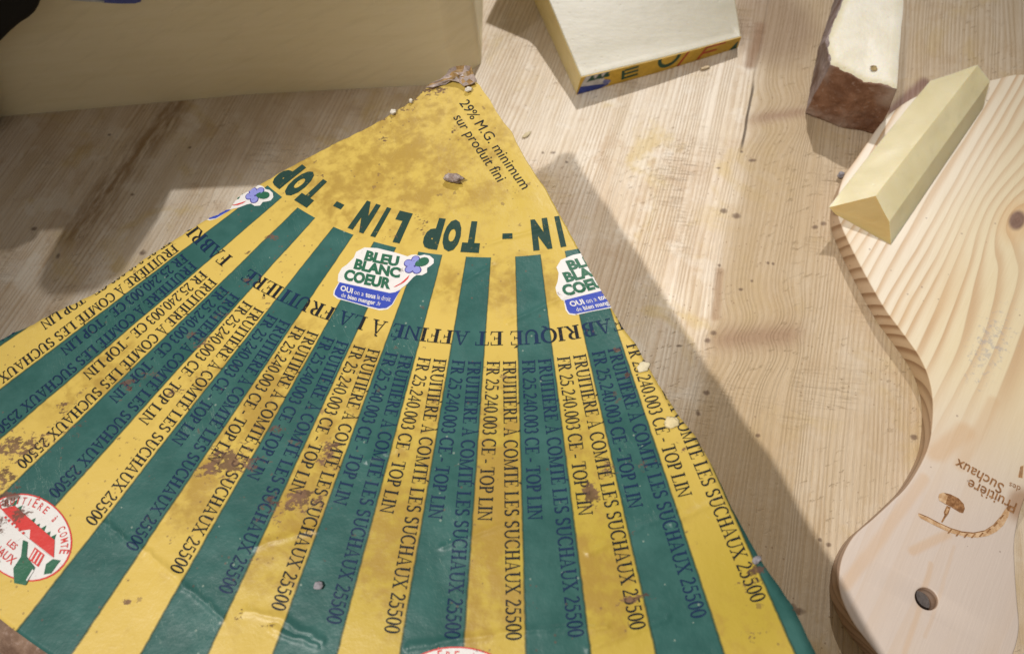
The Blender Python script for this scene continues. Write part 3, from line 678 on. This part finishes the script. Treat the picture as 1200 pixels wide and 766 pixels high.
# ---- oval badges of the dairy
def badge(kc):
    e = Print(); rc, a, b = 2.028, .975 * D * 2.028, .0833
    W = lambda u, v: pol(rc - v, kc + u / (D * 2.03))[:2]
    def ell(s_, mat, d, n=40, cut=None):
        pts = [W(a * s_ * cos(2 * pi * i / n), b * s_ * sin(2 * pi * i / n)) for i in range(n)]
        c = W(0, 0)
        for i in range(n): e.poly([pts[i - 1], pts[i], c], mat, d)
    ell(1.0, 1, .00004); ell(.965, 0, .00010)
    def area(pts, mat, d=.00018):
        from mathutils.geometry import tessellate_polygon
        for t in tessellate_polygon([[Vector((p[0], p[1], 0)) for p in pts]]): e.poly([W(pts[i][0] * a, pts[i][1] * b) for i in t], mat, d)
    # farmhouse: long red roof, white wall with windows, firs behind
    area([(-.78, .10), (-.62, .38), (.52, .36), (.74, .02), (.10, .02), (-.02, .20), (-.16, .02), (-.30, .06)], 1)
    area([(-.70, .08), (-.30, .05), (-.16, .0), (.68, .0), (.66, -.06), (-.16, -.08), (-.68, -.02)], 0, .00020)
    for i in range(6): area([(-.6 + i * .1, .06), (-.55 + i * .1, .06), (-.55 + i * .1, -.0), (-.6 + i * .1, -.0)], 1, .00025)
    for cx, h in ((-.66, .6), (-.5, .52), (-.1, .5), (.05, .46), (.18, .52), (.33, .47), (.46, .5)):
        area([(cx - .06, .34), (cx, h), (cx + .06, .34)], 2, .00015)
    area([(.74, -.02), (.88, .06), (.90, -.30), (.80, -.42), (.70, -.2)], 2, .00026)
    area([(.30, -.05), (.56, -.05), (.62, -.36), (.36, -.36)], 1, .00024)
    for i in range(3): area([(.34 + i * .08, -.08), (.37 + i * .08, -.08), (.41 + i * .08, -.33), (.38 + i * .08, -.33)], 0, .00028)
    # green can with a neck
    area([(.02, -.10), (.12, -.06), (.30, -.34), (.58, -.42), (.66, -.86), (.46, -.98), (.26, -.74), (.22, -.42)], 2, .00030)
    area([(.56, -.48), (.60, -.48), (.63, -.76), (.60, -.76)], 0, .00034)
    s_ = 'FRUITIÈRE à COMTÉ'; n = len(s_)
    for i, ch in enumerate(s_):
        if ch == ' ': continue
        th = radians(168 - 150 * i / (n - 1)); ux, uy = a * .79 * cos(th), b * .70 * sin(th)
        tx, ty = a * sin(th), -b * cos(th); l = hypot(tx, ty); tx /= l; ty /= l
        hgt = .0165; w = .0098 if ch not in 'Ià' else (.0024 if ch == 'I' else .007)
        sans(e, ch, w, hgt * (1.25 if ch in 'ÈÉ' else 1), lambda x, y: W(ux + tx * (x - w / 2) - ty * y, uy + ty * (x - w / 2) + tx * y), 1, .01, .00020)
    sans(e, 'LES', .2 * a, .013, lambda x, y: W(-.18 * a + x, -.42 * b + y), 1, .01, .00020)
    sans(e, 'SUCHAUX', .84 * a, .017, lambda x, y: W(-.66 * a + x, -.76 * b + y + .10 * (x + .2 * a) * (.3)), 1, .01, .00020)
    return e.build('printed_badge', [WHITE, RED, DGREEN, LILAC])
badge(2.97)['label'] = 'oval dairy badge with a red roofed farmhouse'; badge(10.95)['label'] = 'oval badge showing only its top arc'

# ---- torn paper at the tip
TORN = plain('torn_paper', (.42, .25, .09), .5, 260, .5); TORN2 = plain('torn_paper_back', (.46, .36, .31), .45, 400, .45)
mb = MB()
base = [(524, 91), (527, 86), (535, 83), (545, 81), (553, 83), (556, 92), (560, 100), (553, 103), (545, 106), (538, 101), (528, 99), (518, 101), (508, 106), (500, 105), (506, 101), (516, 97)]
for lvl, (mat, h0) in enumerate(((0, .0011), )):
    pts = [at(px, py, H) for px, py in base]; c = at(539, 94, H)
    ring_ = [[(c[0] + (p[0] - c[0]) * f, c[1] + (p[1] - c[1]) * f, H + .0009 + (.0012 * (1 - f) + .0010 * smooth_noise(p[0] * 900 * f, p[1] * 900 + f * 5)) + (.0011 if f > .95 else 0)) for p in pts] for f in (1.0, .8, .55, .3, .05)]
    mb.grid(ring_, 0, False, True)
for i in range(len(mb.m)):
    if random.random() < .5: mb.m[i] = 1
tp = mb.build('torn_paper_tip', [TORN, TORN2], label); tp.location = (0, 0, 0); tp.data.validate()
sl = tp.modifiers.new('thickness', 'SOLIDIFY'); sl.thickness = .0003

# ------------------------------------------------------------------ cheese builders
def slab_z(p):
    ab = Vector((B0[0] - A0[0], B0[1] - A0[1])); L = ab.length; q = Vector((p[0] - A0[0], p[1] - A0[1])); t = q.dot(ab) / L / L; v = max(0, abs(q.x * ab.y - q.y * ab.x) / L)
    return hA + (hB - hA) * t + .19 * v + .62 * max(0, v - .072)  # steeper rear rise, out of view, added to widen the slab's shadow
def loft(base, top, levels=6, bulge=0.0, rough=0.0, topn=3, seed=1, capmat=None, mats=None, ndiv=6, sidemat=None, round_=0.0):
    """walls between two outlines (lists of xyz) plus a top face; every edge divided, gently uneven"""
    mb = MB()
    def dens(P):
        out = []
        for i in range(len(P)):
            a, b = P[i], P[(i + 1) % len(P)]
            for j in range(ndiv): out.append(tuple(a[q] + (b[q] - a[q]) * j / ndiv for q in range(3)))
        return out
    B, T = dens(base), dens(top); n = len(B)
    cb = [sum(p[q] for p in B) / n for q in range(3)]; ct = [sum(p[q] for p in T) / n for q in range(3)]
    rows = []
    for l in range(levels + 1):
        f = l / levels; row = []
        for i in range(n):
            p = [B[i][q] + (T[i][q] - B[i][q]) * f for q in range(3)]
            ox, oy = p[0] - cb[0], p[1] - cb[1]; L = hypot(ox, oy) or 1
            s = bulge * 4 * f * (1 - f) + rough * smooth_noise(p[0] * 160, p[1] * 160, p[2] * 160, seed)
            p[0] += ox / L * s; p[1] += oy / L * s
            row.append(tuple(p))
        rows.append(row)
    mb.grid(rows, 0, True, True)
    if sidemat:
        for l in range(levels):
            for i in range(n): mb.m[l * n + i] = sidemat(i // ndiv)
    trow = [rows[-1]]
    for f in (.985, .9, .7, .45, .2, .04):
        trow.append([tuple(ct[q] + (rows[-1][i][q] - ct[q]) * f + (round_ if q == 2 and f < .95 else 0) for q in range(3)) for i in range(n)])
    mb.grid(trow, capmat if capmat is not None else 0, True, True)
    mb.poly(trow[-1], capmat if capmat is not None else 0)
    mb.poly(rows[0][::-1], 0)
    return mb
def bevel(o, w, seg=3, ang=35):
    m = o.modifiers.new('soft_edges', 'BEVEL'); m.width = w; m.segments = seg; m.limit_method = 'ANGLE'; m.angle_limit = radians(ang); m.harden_normals = False

# big block at the back
bt = thing('cheese_block', 'big tall pale cheese block at the back left with a smooth cut face', 'cheese', (-.18, .14, 0))
f0, f1_, f2, f3 = at(-90, 145), at(300, 110.5), at(514, 99.5), at(531, 97)
g1 = at(564, 75)
base = [f0, (f0[0] * .5 + f1_[0] * .5, f0[1] * .5 + f1_[1] * .5, 0), f1_, f2, f3, g1, (g1[0] + .004, g1[1] + .13, 0), (-.40, .205, 0)]
HB = .0865
mb = loft(base, [(p[0], p[1], HB) for p in base], 5, 0, .0004, seed=3, ndiv=8)
o = mb.build('cheese_body', BLOCK.m, bt); o.location = -Vector(bt.location); fix_normals(o, 50)
yb = at(300, 110.5)[1] - .0016
mb = MB()
STK = plain('blue_sticker', (.10, .13, .42), .4, 200, .3); STW = plain('sticker_edge', (.6, .62, .68), .4)
def sticker(pts, mat, y):
    P = [at_y(px, py, y) for px, py in pts]; Q = [(p[0], p[1] + .0012, p[2]) for p in P]; n = len(P)
    mb.poly(P, mat)
    for i in range(n): mb.poly([P[i], P[(i + 1) % n], Q[(i + 1) % n], Q[i]], mat)
sticker([(100, -9), (76, -4), (66, -12), (72, -40), (160, -44), (168, -20), (166, -9)], 0, yb - .0002); sticker([(112, -1), (112, 1.5), (122, 3.6), (140, 4.6), (158, 4.4), (165, 2.5), (167, -12), (140, -14), (106, -4)], 0, yb); 
sticker([(76, -2), (84, .8), (100, 2.0), (122, 3.2), (122, 1.6), (104, -1)], 1, yb - .0004)
o = mb.build('blue_sticker', [STK, STW], bt); o.location = -Vector(bt.location)

# black handle leaning on the block; unseen upper parts added to shape its shadow
mb = MB(); out = [(47, -7), (46.5, 0), (44, 9), (40, 16), (33, 22.5), (24, 28), (12, 38), (0, 50), (-30, 76)]
KN = [(-.215, .0872), (-.172, .0872), (-.166, .112), (-.163, .150), (-.172, .161), (-.192, .162), (-.204, .154), (-.212, .125)]   # unseen knob added on the block's top to cast a rounded shadow
P = [(-.236, .047, .100)] + [at_y(px, py, .047) for px, py in out] + [(-.335, .047, .0), (-.395, .047, .0), (-.37, .047, .095), (-.30, .047, .108), (-.245, .047, .108)]
P = [(p[0], p[1], max(p[2], 0)) for p in P]
n = len(P); Q = [(p[0], .0600, p[2]) for p in P]
mb.poly(P[::-1]); mb.poly(Q)
for i in range(n): mb.poly([P[i], P[(i + 1) % n], Q[(i + 1) % n], Q[i]], 0, True)
K1 = [(a, .0640, b) for a, b in KN]; K2 = [(a, .0780, b) for a, b in KN]; mb.poly(K1); mb.poly(K2[::-1])
for i in range(len(KN)): mb.poly([K1[i - 1], K1[i], K2[i], K2[i - 1]], 0, True)
B1_ = [(-.300, .0535, .0870), (-.300, .0535, .104), (-.204, .068, .118), (-.204, .068, .0870)]; B2_ = [(p[0], p[1] + .006, p[2]) for p in B1_]; mb.poly(B1_); mb.poly(B2_[::-1])  # unseen bar added to join the shadows of body and knob
for i in range(4): mb.poly([B1_[i - 1], B1_[i], B2_[i], B2_[i - 1]])
o = mb.build('black_handle', BLACK, None, (-.365, .053, 0)); fix_normals(o, 40); bevel(o, .002)
tag(o, 'black rounded plastic object in front of the big block at the top left corner', 'black object')

# slab lying on its cut face, label strip on its rim
sl = thing('cheese_slab', 'pale cheese slab lying flat with a narrow yellow printed strip on its rim', 'cheese', (.09, .12, 0))
A0 = at(675, 111); B0 = at(864, 56); hA, hB = .0142, .0090
A1 = (A0[0], A0[1], hA); B1 = (B0[0], B0[1], hB)
A1 = at(680.6, 90.4, hA); B1 = at(868.5, 43, hB)
dl = Vector((at(625, 0)[0] - A0[0], at(625, 0)[1] - A0[1])); dl.normalize()
dr = Vector((at(852, 0)[0] - B0[0], at(852, 0)[1] - B0[1])); dr.normalize()
LQ = .135
C0 = (A0[0] + dl.x * LQ, A0[1] + dl.y * LQ, 0); D0 = (B0[0] + dr.x * LQ * .8, B0[1] + dr.y * LQ * .8, 0)
M0 = (A0[0] + dl.x * .076, A0[1] + dl.y * .076, 0); N0 = (B0[0] + dr.x * .06, B0[1] + dr.y * .06, 0)
base = [A0, (.5 * (A0[0] + B0[0]), .5 * (A0[1] + B0[1]) - .0012, 0), B0, N0, D0, C0, M0]
top = [A1, (.5 * (A1[0] + B1[0]), .5 * (A1[1] + B1[1]) - .0012, .5 * (hA + hB)), B1, (N0[0], N0[1], .024), (D0[0], D0[1], .085), (C0[0], C0[1], .100), (M0[0], M0[1], .0298)]
SIDE = cheese('slab_cut_side', (.62, .50, .22), (.70, .58, .30), .45, .4)
top = [(p[0], p[1], slab_z(p) if i > 2 else p[2]) for i, p in enumerate(top)]
mb = loft(base, top, 4, 0, .0002, seed=5, ndiv=8, capmat=1, mats=None)
n_ = len(base) * 8
mb.v = mb.v[:n_ * 4] + [(v[0], v[1], slab_z(v)) for v in mb.v[n_ * 4:len(mb.v) - n_]] + mb.v[-n_:]
o = mb.build('cheese_body', [SIDE.m, SLAB.m], sl); o.location = -Vector(sl.location); fix_normals(o, 30); bevel(o, .0022, 4, 40)
def strip(t, f, d):                             # t along the rim, f up the rim
    a = Vector(A0).lerp(Vector(B0), t); b = Vector(A1).lerp(Vector(B1), t); bow = -.0012 * (1 - abs(2 * t - 1)) if True else 0
    p = a.lerp(b, f); nrm = Vector((B0[1] - A0[1], A0[0] - B0[0], 0)).normalized()
    return p + nrm * d + Vector((0, bow, 0))
YST = plain('yellow_strip_paper', (.66, .42, .05), .45, 120, .25)
SB = plain('strip_blue', (.03, .06, .34), .45); SW = plain('strip_white', (.60, .60, .62), .45); SG = plain('strip_green', (.02, .085, .05), .45); SR = plain('strip_red', (.50, .07, .03), .45)
mb = MB(); NS = 40
mb.grid([[strip(i / NS, f, .0004) for f in (0.02, .35, .7, .985)] for i in range(NS + 1)])
mb.grid([[strip(i / NS, .985, .0004 - .0006 * j) for j in (0, 1)] for i in range(NS + 1)]); mb.grid([[strip(i / NS, .02, .0004 - .0006 * j) for j in (0, 1)] for i in range(NS + 1)])
lab2 = mb.build('paper_label', YST, sl); lab2.location = -Vector(sl.location)
mb = MB()
def sp(pts, mat, d): mb.poly([strip(t_, f_, .0004 + d) for t_, f_ in pts], mat)
sp([(0.004, .03), (.155, .03), (.19, .12), (.20, .30), (.17, .45), (.15, .60), (.16, .80), (.18, .97), (.03, .97), (.015, .55)], 1, .00006)
sp([(0.004, .03), (.15, .03), (.188, .14), (.192, .30), (.15, .26), (.10, .34), (.05, .40), (.012, .45)], 0, .00012)
for t0 in (.055, .10, .145):
    sp([(t0 - .012, .62), (t0 + .020, .70), (t0 + .030, .94), (t0 + .010, .94)], 2, .00016); sp([(t0 + .012, .66), (t0 + .034, .66), (t0 + .036, .80), (t0 + .018, .80)], 2, .00020)
for ct_, cf, w_, h_ in ((.165, .40, .016, .12), (.185, .34, .014, .11), (.172, .26, .013, .10)): sp([(ct_ + w_ * cos(i * pi / 4), cf + h_ * sin(i * pi / 4)) for i in range(8)], 4, .00018 + ct_ * .0001)
sp([(.268, .20), (.286, .20), (.272, .80), (.254, .80)], 2, .0001)                 # letter seen edge on: stem and bars
for f in (.22, .48, .72): sp([(.286 - f * .018, f), (.37 - f * .018, f + .04), (.37 - f * .018, f + .16), (.286 - f * .018, f + .12)], 2, .00012)
for i in range(14):                             # open round letter
    a, b = radians(150 + i * 16), radians(150 + (i + 1) * 16)
    sp([(.545 + .072 * cos(a), .98 + .75 * sin(a)), (.545 + .072 * cos(b), .98 + .75 * sin(b)), (.545 + .050 * cos(b), .98 + .52 * sin(b)), (.545 + .050 * cos(a), .98 + .52 * sin(a))] , 2, .0001) if sin(a) < -.02 and sin(b) < -.02 else None
sp([(.612, .05), (.628, .05), (.672, .97), (.656, .97)], 3, .0001)
sp([(.735, .10), (.752, .10), (.792, .97), (.775, .97)], 3, .0001); sp([(.752, .42), (.852, .42), (.857, .56), (.758, .56)], 3, .00013); sp([(.775, .84), (.90, .84), (.905, .97), (.785, .97)], 3, .00016)
sp([(.945, .03), (.99, .03), (.99, .70), (.975, .55)], 2, .0001)
o = mb.build('printed_lettering', [SB, SW, SG, SR, plain('strip_lilac', (.2, .22, .5), .45)], lab2); o.location = (0, 0, 0)

# brown rind wedge
bw = thing('rind_cheese_wedge', 'small wedge of white cheese with thick brown mouldy rind', 'cheese', (.19, .04, 0))
HW = .0345
bL, bR = at(944, 133), at(1026, 157); tL, tR = at(974, 76, HW), at(1051, 104, HW)
lm, lt = at(959, 62), at(974, 47, HW * 1.0)
lb, ltb = at(990, -40), at(1004, -40, HW)
rb = (tR[0] + .004, lb[1] + .02, 0); rt = at(1062, -40, HW)
base = [bL, ((bL[0] + bR[0]) / 2 - .0012, (bL[1] + bR[1]) / 2 - .002, 0), bR, (bR[0] + .006, bR[1] + .03, 0), (rt[0] - .006, rt[1], 0), lb, lm]
top = [tL, ((tL[0] + tR[0]) / 2 - .0008, (tL[1] + tR[1]) / 2 - .0030, HW - .001), tR, at(1054, 60, HW), rt, ltb, at(968, 48, HW)]
mats = [YOUNG.m, RIND, RIND_GREY]
mb = loft(base, top, 8, .0012, .0004, seed=9, ndiv=8, capmat=0, sidemat=lambda e: {0: 1, 1: 1, 2: 0, 3: 0, 4: 0, 5: 2, 6: 2}[e], round_=.0006)
# split: rind walls and paste become two parts
def part(mb, name, keep, mats, parent):
    m2 = MB(); m2.v = mb.v; idx = [i for i in range(len(mb.f)) if mb.m[i] in keep]
    m2.f = [mb.f[i] for i in idx]; m2.m = [mb.m[i] - min(keep) for i in idx]; m2.sm = [True] * len(idx)
    o = m2.build(name, mats, parent); o.location = -Vector(parent.location)
    bm = bmesh.new(); bm.from_mesh(o.data); bmesh.ops.delete(bm, geom=[v for v in bm.verts if not v.link_faces], context='VERTS'); bmesh.ops.recalc_face_normals(bm, faces=bm.faces); bm.to_mesh(o.data); bm.free()
    return o
o = part(mb, 'cheese_paste', (0,), mats[:1], bw)
rim = o.data.attributes.new('rim', 'FLOAT', 'POINT')
def dseg(p, a, b):
    a, b, p = Vector(a[:2]), Vector(b[:2]), Vector(p[:2]); t = max(0, min(1, (p - a).dot(b - a) / (b - a).length_squared)); return (p - a - (b - a) * t).length
for i_, v_ in enumerate(o.data.vertices):
    p_ = v_.co; rim.data[i_].value = min(dseg(p_, top[q], top[(q + 1) % 7]) for q in (0, 1, 5, 6)) * 1000
o.data.set_sharp_from_angle(angle=radians(40))
# crust: rind walls thickened, with a ragged lip over the paste
o = part(mb, 'rind', (1, 2), mats[1:], bw)
so = o.modifiers.new('crust', 'SOLIDIFY'); so.thickness = .0016; so.offset = 0.7
sb = o.modifiers.new('sub', 'SUBSURF'); sb.levels = 2; sb.render_levels = 2; sb.subdivision_type = 'SIMPLE'
tx = bpy.data.textures.new('crust', 'CLOUDS'); tx.noise_scale = .006; tx.noise_depth = 3
dp = o.modifiers.new('lumps', 'DISPLACE'); dp.texture = tx; dp.strength = .0013; dp.mid_level = .5
# an eye in the paste
ec = at(1024, 80, HW + .0006); mb = MB(); n = 12
def eye(f, z): return [(ec[0] + .0016 * f * cos(2 * pi * i / n) * (1.25 if i % 3 else .9), ec[1] + .0019 * f * sin(2 * pi * i / n), ec[2] + z) for i in range(n)]
mb.grid([eye(1.05, .00012), eye(.8, .0002), eye(.55, .0001), eye(.2, .00015)], 0, True, True); mb.poly(eye(.2, .00015), 0)
o = mb.build('cheese_eye', plain('cheese_eye_hollow', (.40, .28, .10), .6, 500, .6), bw); o.location = -Vector(bw.location) + Vector((0, 0, 0))

# ------------------------------------------------------------------ serving board
bd = thing('serving_board', 'pale pine serving board with a rounded handle, hole and burnt logo', 'board', (HOLE[0], HOLE[1], 0))
bd.rotation_euler = (0, 0, -BAX)
LEFT = [(1018, 753), (1001, 731), (989, 708), (983.5, 690), (983, 675), (987, 652), (1000, 628), (1022, 608), (1046, 586), (1065, 566), (1083, 535), (1091, 508), (1093, 474), (1089, 445), (1077, 417), (1055, 386), (1034, 357), (1004, 303), (985, 262), (981, 238), (987, 210), (1003, 186), (1043, 133), (1095, 104), (1160, 94), (1200, 87)]
LL = [bl(*p) for p in LEFT]
end0 = -.0315
left = [(-.0001, end0), (-.0065, end0 + .0014)] + LL
topy = max(q[1] for q in left)
left += [(-.022, topy + .004), (-.0001, topy + .0055)]
def catmull(P, n=4):
    out = []
    for i in range(len(P) - 1):
        p0, p1, p2, p3 = P[max(i - 1, 0)], P[i], P[i + 1], P[min(i + 2, len(P) - 1)]
        for j in range(n):
            t = j / n
            out.append(tuple(.5 * ((2 * p1[q]) + (-p0[q] + p2[q]) * t + (2 * p0[q] - 5 * p1[q] + 4 * p2[q] - p3[q]) * t * t + (-p0[q] + 3 * p1[q] - 3 * p2[q] + p3[q]) * t ** 3) for q in range(2)))
    return out + [P[-1]]
lc = catmull(left); outline = lc + [(-x, y) for x, y in lc[::-1]]
cu = bpy.data.curves.new('b', 'CURVE'); cu.dimensions = '2D'; cu.fill_mode = 'BOTH'; cu.extrude = BT / 2 - .0008; cu.bevel_depth = .0008; cu.bevel_resolution = 2; cu.offset = -.0008
hole = [(.0041 * cos(2 * pi * i / 28), .0041 * sin(2 * pi * i / 28)) for i in range(28)]
for P in (outline, hole):
    s_ = cu.splines.new('POLY'); s_.points.add(len(P) - 1); s_.use_cyclic_u = True
    for q, p in zip(s_.points, P): q.co = (p[0], p[1], 0, 1)
co = bpy.data.objects.new('b', cu); COL.objects.link(co); bpy.context.view_layer.update()
me = bpy.data.meshes.new_from_object(co.evaluated_get(bpy.context.evaluated_depsgraph_get())); bpy.data.objects.remove(co)
me.transform(Matrix.Translation((0, 0, BT / 2))); me.materials.clear(); me.materials.append(PINE); me.name = 'board_body'
bo = bpy.data.objects.new('board_body', me); COL.objects.link(bo); bo.parent = bd; fix_normals(bo, 35)

mb = MB(); mb.poly([(.0042 * cos(2 * pi * i / 28), .0042 * sin(2 * pi * i / 28), BT - .0075) for i in range(28)]); o = mb.build('hole_disc', plain('dark_disc_grey', (.13, .115, .11), .6, 500, .35)); o.parent = bd; o.location = (0, 0, 0)  # dark grey disc added to darken the inside of the hole
class Burn:                                     # engraving: thin darkened areas on the board's face
    def __init__(s): s.mb = MB(); s.n = 0
    def poly(s, pts, mat=0, d=0): s.n += 1; s.mb.poly([(p[0], p[1], BT + .00012 + d + (s.n % 9) * 6e-6) for p in pts], mat)
bu = Burn()
def line_on(s_, A, B, h, bold=.0):
    a, b = Vector(bl(*A)), Vector(bl(*B)); u = (b - a).normalized(); v = Vector((-u.y, u.x)); L = (b - a).length
    sans(bu, s_, L, h, lambda x, y: tuple(a + u * x + v * y), 0, bold)
line_on('Suchaux', (1177, 568), (1122, 537), .0048, .012)
line_on('Fruitière', (1192, 590), (1136, 561), .0048, .012)
line_on('des', (1196, 570), (1183, 564.5), .0026, .0)
o = bu.mb.build('engraved_lettering', BURN, None); o.parent = bd; o.location = (0, 0, 0); fix_up(o)
bu = Burn()
def area(pts, mat, d=0):
    from mathutils.geometry import tessellate_polygon
    Q = [bl(*p) for p in pts]
    for t in tessellate_polygon([[Vector((p[0], p[1], 0)) for p in Q]]): bu.poly([Q[i] for i in t], mat, d)
cr = lambda L: [(900 + x / 2.993, 510 + y / 2.993) for x, y in L]
area(cr([(597, 215), (600, 205), (615, 200), (640, 206), (668, 220), (686, 240), (690, 256), (684, 272), (672, 270), (640, 250), (620, 240), (600, 228)]), 0)
area(cr([(597, 215), (600, 205), (615, 200), (630, 212), (622, 240), (600, 228)]), 1, .00008)
area(cr([(626, 246), (640, 252), (632, 275), (622, 288), (612, 305), (606, 303), (618, 280), (616, 268)]), 0, .00004); area(cr([(627, 255), (634, 258), (627, 274), (620, 272)]), 1, .0001)
curve = [(528, 272), (560, 285), (600, 306), (640, 324), (680, 336), (720, 340), (760, 332), (790, 312), (815, 283), (832, 258), (846, 246)]
lower = [(850, 258), (842, 285), (825, 315), (800, 338), (770, 352), (735, 358), (690, 354), (650, 344), (610, 328), (570, 308), (535, 290), (526, 280)]
area(cr(curve + lower), 1)
up = curve; dn = [(x - 2, y + (4 if 3 < i < 9 else 2.2)) for i, (x, y) in enumerate(curve)]
for i in range(len(up) - 1): area(cr([up[i], up[i + 1], dn[i + 1], dn[i]]), 0, .00008)
for x, y in ((640, 328), (668, 338), (696, 343), (722, 344), (750, 340), (776, 326), (800, 304), (822, 278)): area(cr([(x, y), (x + 6, y + 1), (x - 6, y + 16), (x - 12, y + 14)]), 0, .00010)
area(cr([(885, 108), (896, 104), (893, 150), (876, 146)]), 1); 
for i in range(3): area(cr([(884 + i * 4, 110 - i), (886 + i * 4, 110 - i), (882 + i * 4, 148), (879 + i * 4, 147)]), 0, .00006)
area(cr([(835, 253), (848, 244), (853, 252), (840, 266)]), 0, .00012)
o = bu.mb.build('engraved_logo', [BURN, BURN2], None); o.parent = bd; o.location = (0, 0, 0); fix_up(o)

# ------------------------------------------------------------------ slice on the board
zb = BT + .0002
N = [at(1044, 287, zb), at(1049.5, 266, zb + .022), at(1026, 229, zb + .0265), at(971, 243, zb + .0085), at(979, 251, zb)]
F = [at(1152, 127, zb), at(1161, 94, zb + .026), at(1147, 75.5, zb + .0285), at(1090, 95, zb + .010), at(1092, 100, zb)]
pc = thing('cheese_slice', 'pale yellow cut piece of hard cheese lying on the pine board', 'cheese', ((N[0][0] + F[4][0]) / 2, (N[0][1] + F[4][1]) / 2, BT))
mb = MB(); NL = 26
N[1] = at(1042, 260, zb + .0072); N[2] = at(1026, 229.5, zb + .0120); N[3] = at(971, 243, zb + .0060)
F[1] = at(1160, 95, zb + .0085); F[2] = at(1146, 76, zb + .0125); F[3] = at(1090, 95, zb + .0065)
def dens(P, n=6):
    out = []
    for i in range(len(P)):
        a, b = Vector(P[i]), Vector(P[(i + 1) % len(P)])
        out += [a.lerp(b, j / n) for j in range(n)]
    return out
dN, dF = dens(N), dens(F)
rows = []
for l in range(NL + 1):
    f = l / NL
    rows.append([a.lerp(b, f) + Vector((0, 0, 0 if a.lerp(b, f).z < zb + .001 else .0003 * smooth_noise(i * .5, f * 9, 0, 4) + .0006 * sin(pi * f))) for i, (a, b) in enumerate(zip(dN, dF))])
    # left rim bows outwards along its length
    for i, p in enumerate(rows[-1]):
        if 3 * 6 - 3 <= i <= 4 * 6 + 3: 
            p.x -= .0006 * sin(pi * f)
mb.grid(rows, 0, True, True)
def cap(R_, flip):
    c = sum(R_, Vector((0, 0, 0))) / len(R_)
    rr_ = [[c + (p - c) * f for p in R_] for f in (1, .75, .5, .25, .04)]
    mb.grid(rr_ if not flip else rr_[::-1], 0, True, True); mb.poly(rr_[-1] if not flip else rr_[-1][::-1])
nb = len(mb.m); mb.poly([tuple(p) for p in rows[0]][::-1])
for i_ in range(nb, len(mb.m)): mb.m[i_] = 1
cap(rows[-1], 1)
SLICE_END = cheese('slice_rind_side', (.50, .345, .125), (.57, .42, .18), .45, .4, (1, 1, 1), 70, .2)
o = mb.build('cheese_body', [SLICE.m, SLICE_END.m], pc); o.location = -Vector(pc.location); fix_normals(o, 25); bevel(o, .0030, 6, 18)

# ------------------------------------------------------------------ crumbs
def crumb(name, px, py, z, sx, sy, sz, rot, mat, label_, seed):
    bm = bmesh.new(); bmesh.ops.create_icosphere(bm, subdivisions=3, radius=1)
    for v in bm.verts:
        q = v.co.copy(); s_ = 1 + .28 * smooth_noise(q.x * 2.6, q.y * 2.6, q.z * 2.6, seed) + .10 * smooth_noise(q.x * 7, q.y * 7, q.z * 7, seed + 3)
        v.co = Vector((q.x * sx * s_, q.y * sy * s_, q.z * sz * s_)) * .62
    mn = min(v.co.z for v in bm.verts)
    for v in bm.verts: v.co.z -= mn
    me = bpy.data.meshes.new(name); bm.to_mesh(me); bm.free(); me.materials.append(mat); me.shade_smooth()
    o = bpy.data.objects.new(name, me); COL.objects.link(o); p = at(px, py, z); o.location = (p[0], p[1], z); o.rotation_euler = (0, 0, rot)
    return tag(o, label_, 'crumb', 'crumbs on the label' if z > .05 else 'crumbs on the table top')
CRR = rind_mat('rind_crumb', (.30, .22, .19), (.52, .44, .40), (.09, .045, .03), 420)
CRW = plain('cheese_crumb', (.72, .66, .56), .5, 400, .2); CRG = plain('grey_crumb', (.33, .31, .34), .7, 500, .5)
def hl(px, py): p = at(px, py, H); return hz(p[0], p[1]) + .00008
crumb('rind_crumb', 532, 212, hl(532, 212), .0062, .0030, .0024, -.28, CRR, 'greyish brown rind crumb lying on the yellow label above the big letters', 2)
crumb('cheese_crumb', 549, 107, hl(549, 107), .0026, .0020, .0014, .4, CRW, 'white cheese crumb at the torn tip of the label', 3)
crumb('cheese_crumb', 482, 120, hl(482, 121), .0013, .0017, .0012, .2, CRW, 'small white crumb on the left label edge nearest the torn tip', 4)
crumb('cheese_crumb', 461, 133, hl(461, 134), .0021, .0022, .0012, .9, CRW, 'flat white crumb on the left label edge, the farther one from the tip', 5)
crumb('cheese_crumb', 754, 430, hl(753, 431), .0036, .0026, .0005, .5, plain('pale_crumb', (.70, .62, .42), .5, 400, .2), 'pale flake on the right label edge beside the vertical text', 6)
crumb('cheese_crumb', 787, 495, hl(786, 496), .0038, .0030, .0005, .2, plain('buff_crumb', (.72, .60, .34), .5, 400, .2), 'buff flake on the right label edge, lower of the two flakes', 7)
crumb('grey_crumb', 886, 656, hl(884, 657), .0024, .0016, .0012, .6, CRG, 'grey crumb on the right label edge beside the digits', 8)
crumb('grey_crumb', 374, 686, hl(374, 686), .0022, .0020, .0010, .1, CRG, 'pale grey crumb on the green stripe in the lower left of the label', 9)
crumb('grey_crumb', 984, 208, 0.0, .0032, .0026, .0030, .7, CRG, 'bluish grey crumb on the table beside the yellow cheese piece', 10)
crumb('cheese_crumb', 826, 81, 0.0, .0050, .0016, .0012, .3, plain('tan_crumb', (.66, .52, .33), .6, 300, .3), 'tan shaving on the table in front of the slab with the yellow strip', 11)
crumb('cheese_crumb', 617, 159, 0.0, .0050, .0020, .0008, .75, plain('straw_crumb', (.62, .52, .32), .6, 300, .3), 'straw coloured shaving on the table beside the wedge tip', 12)
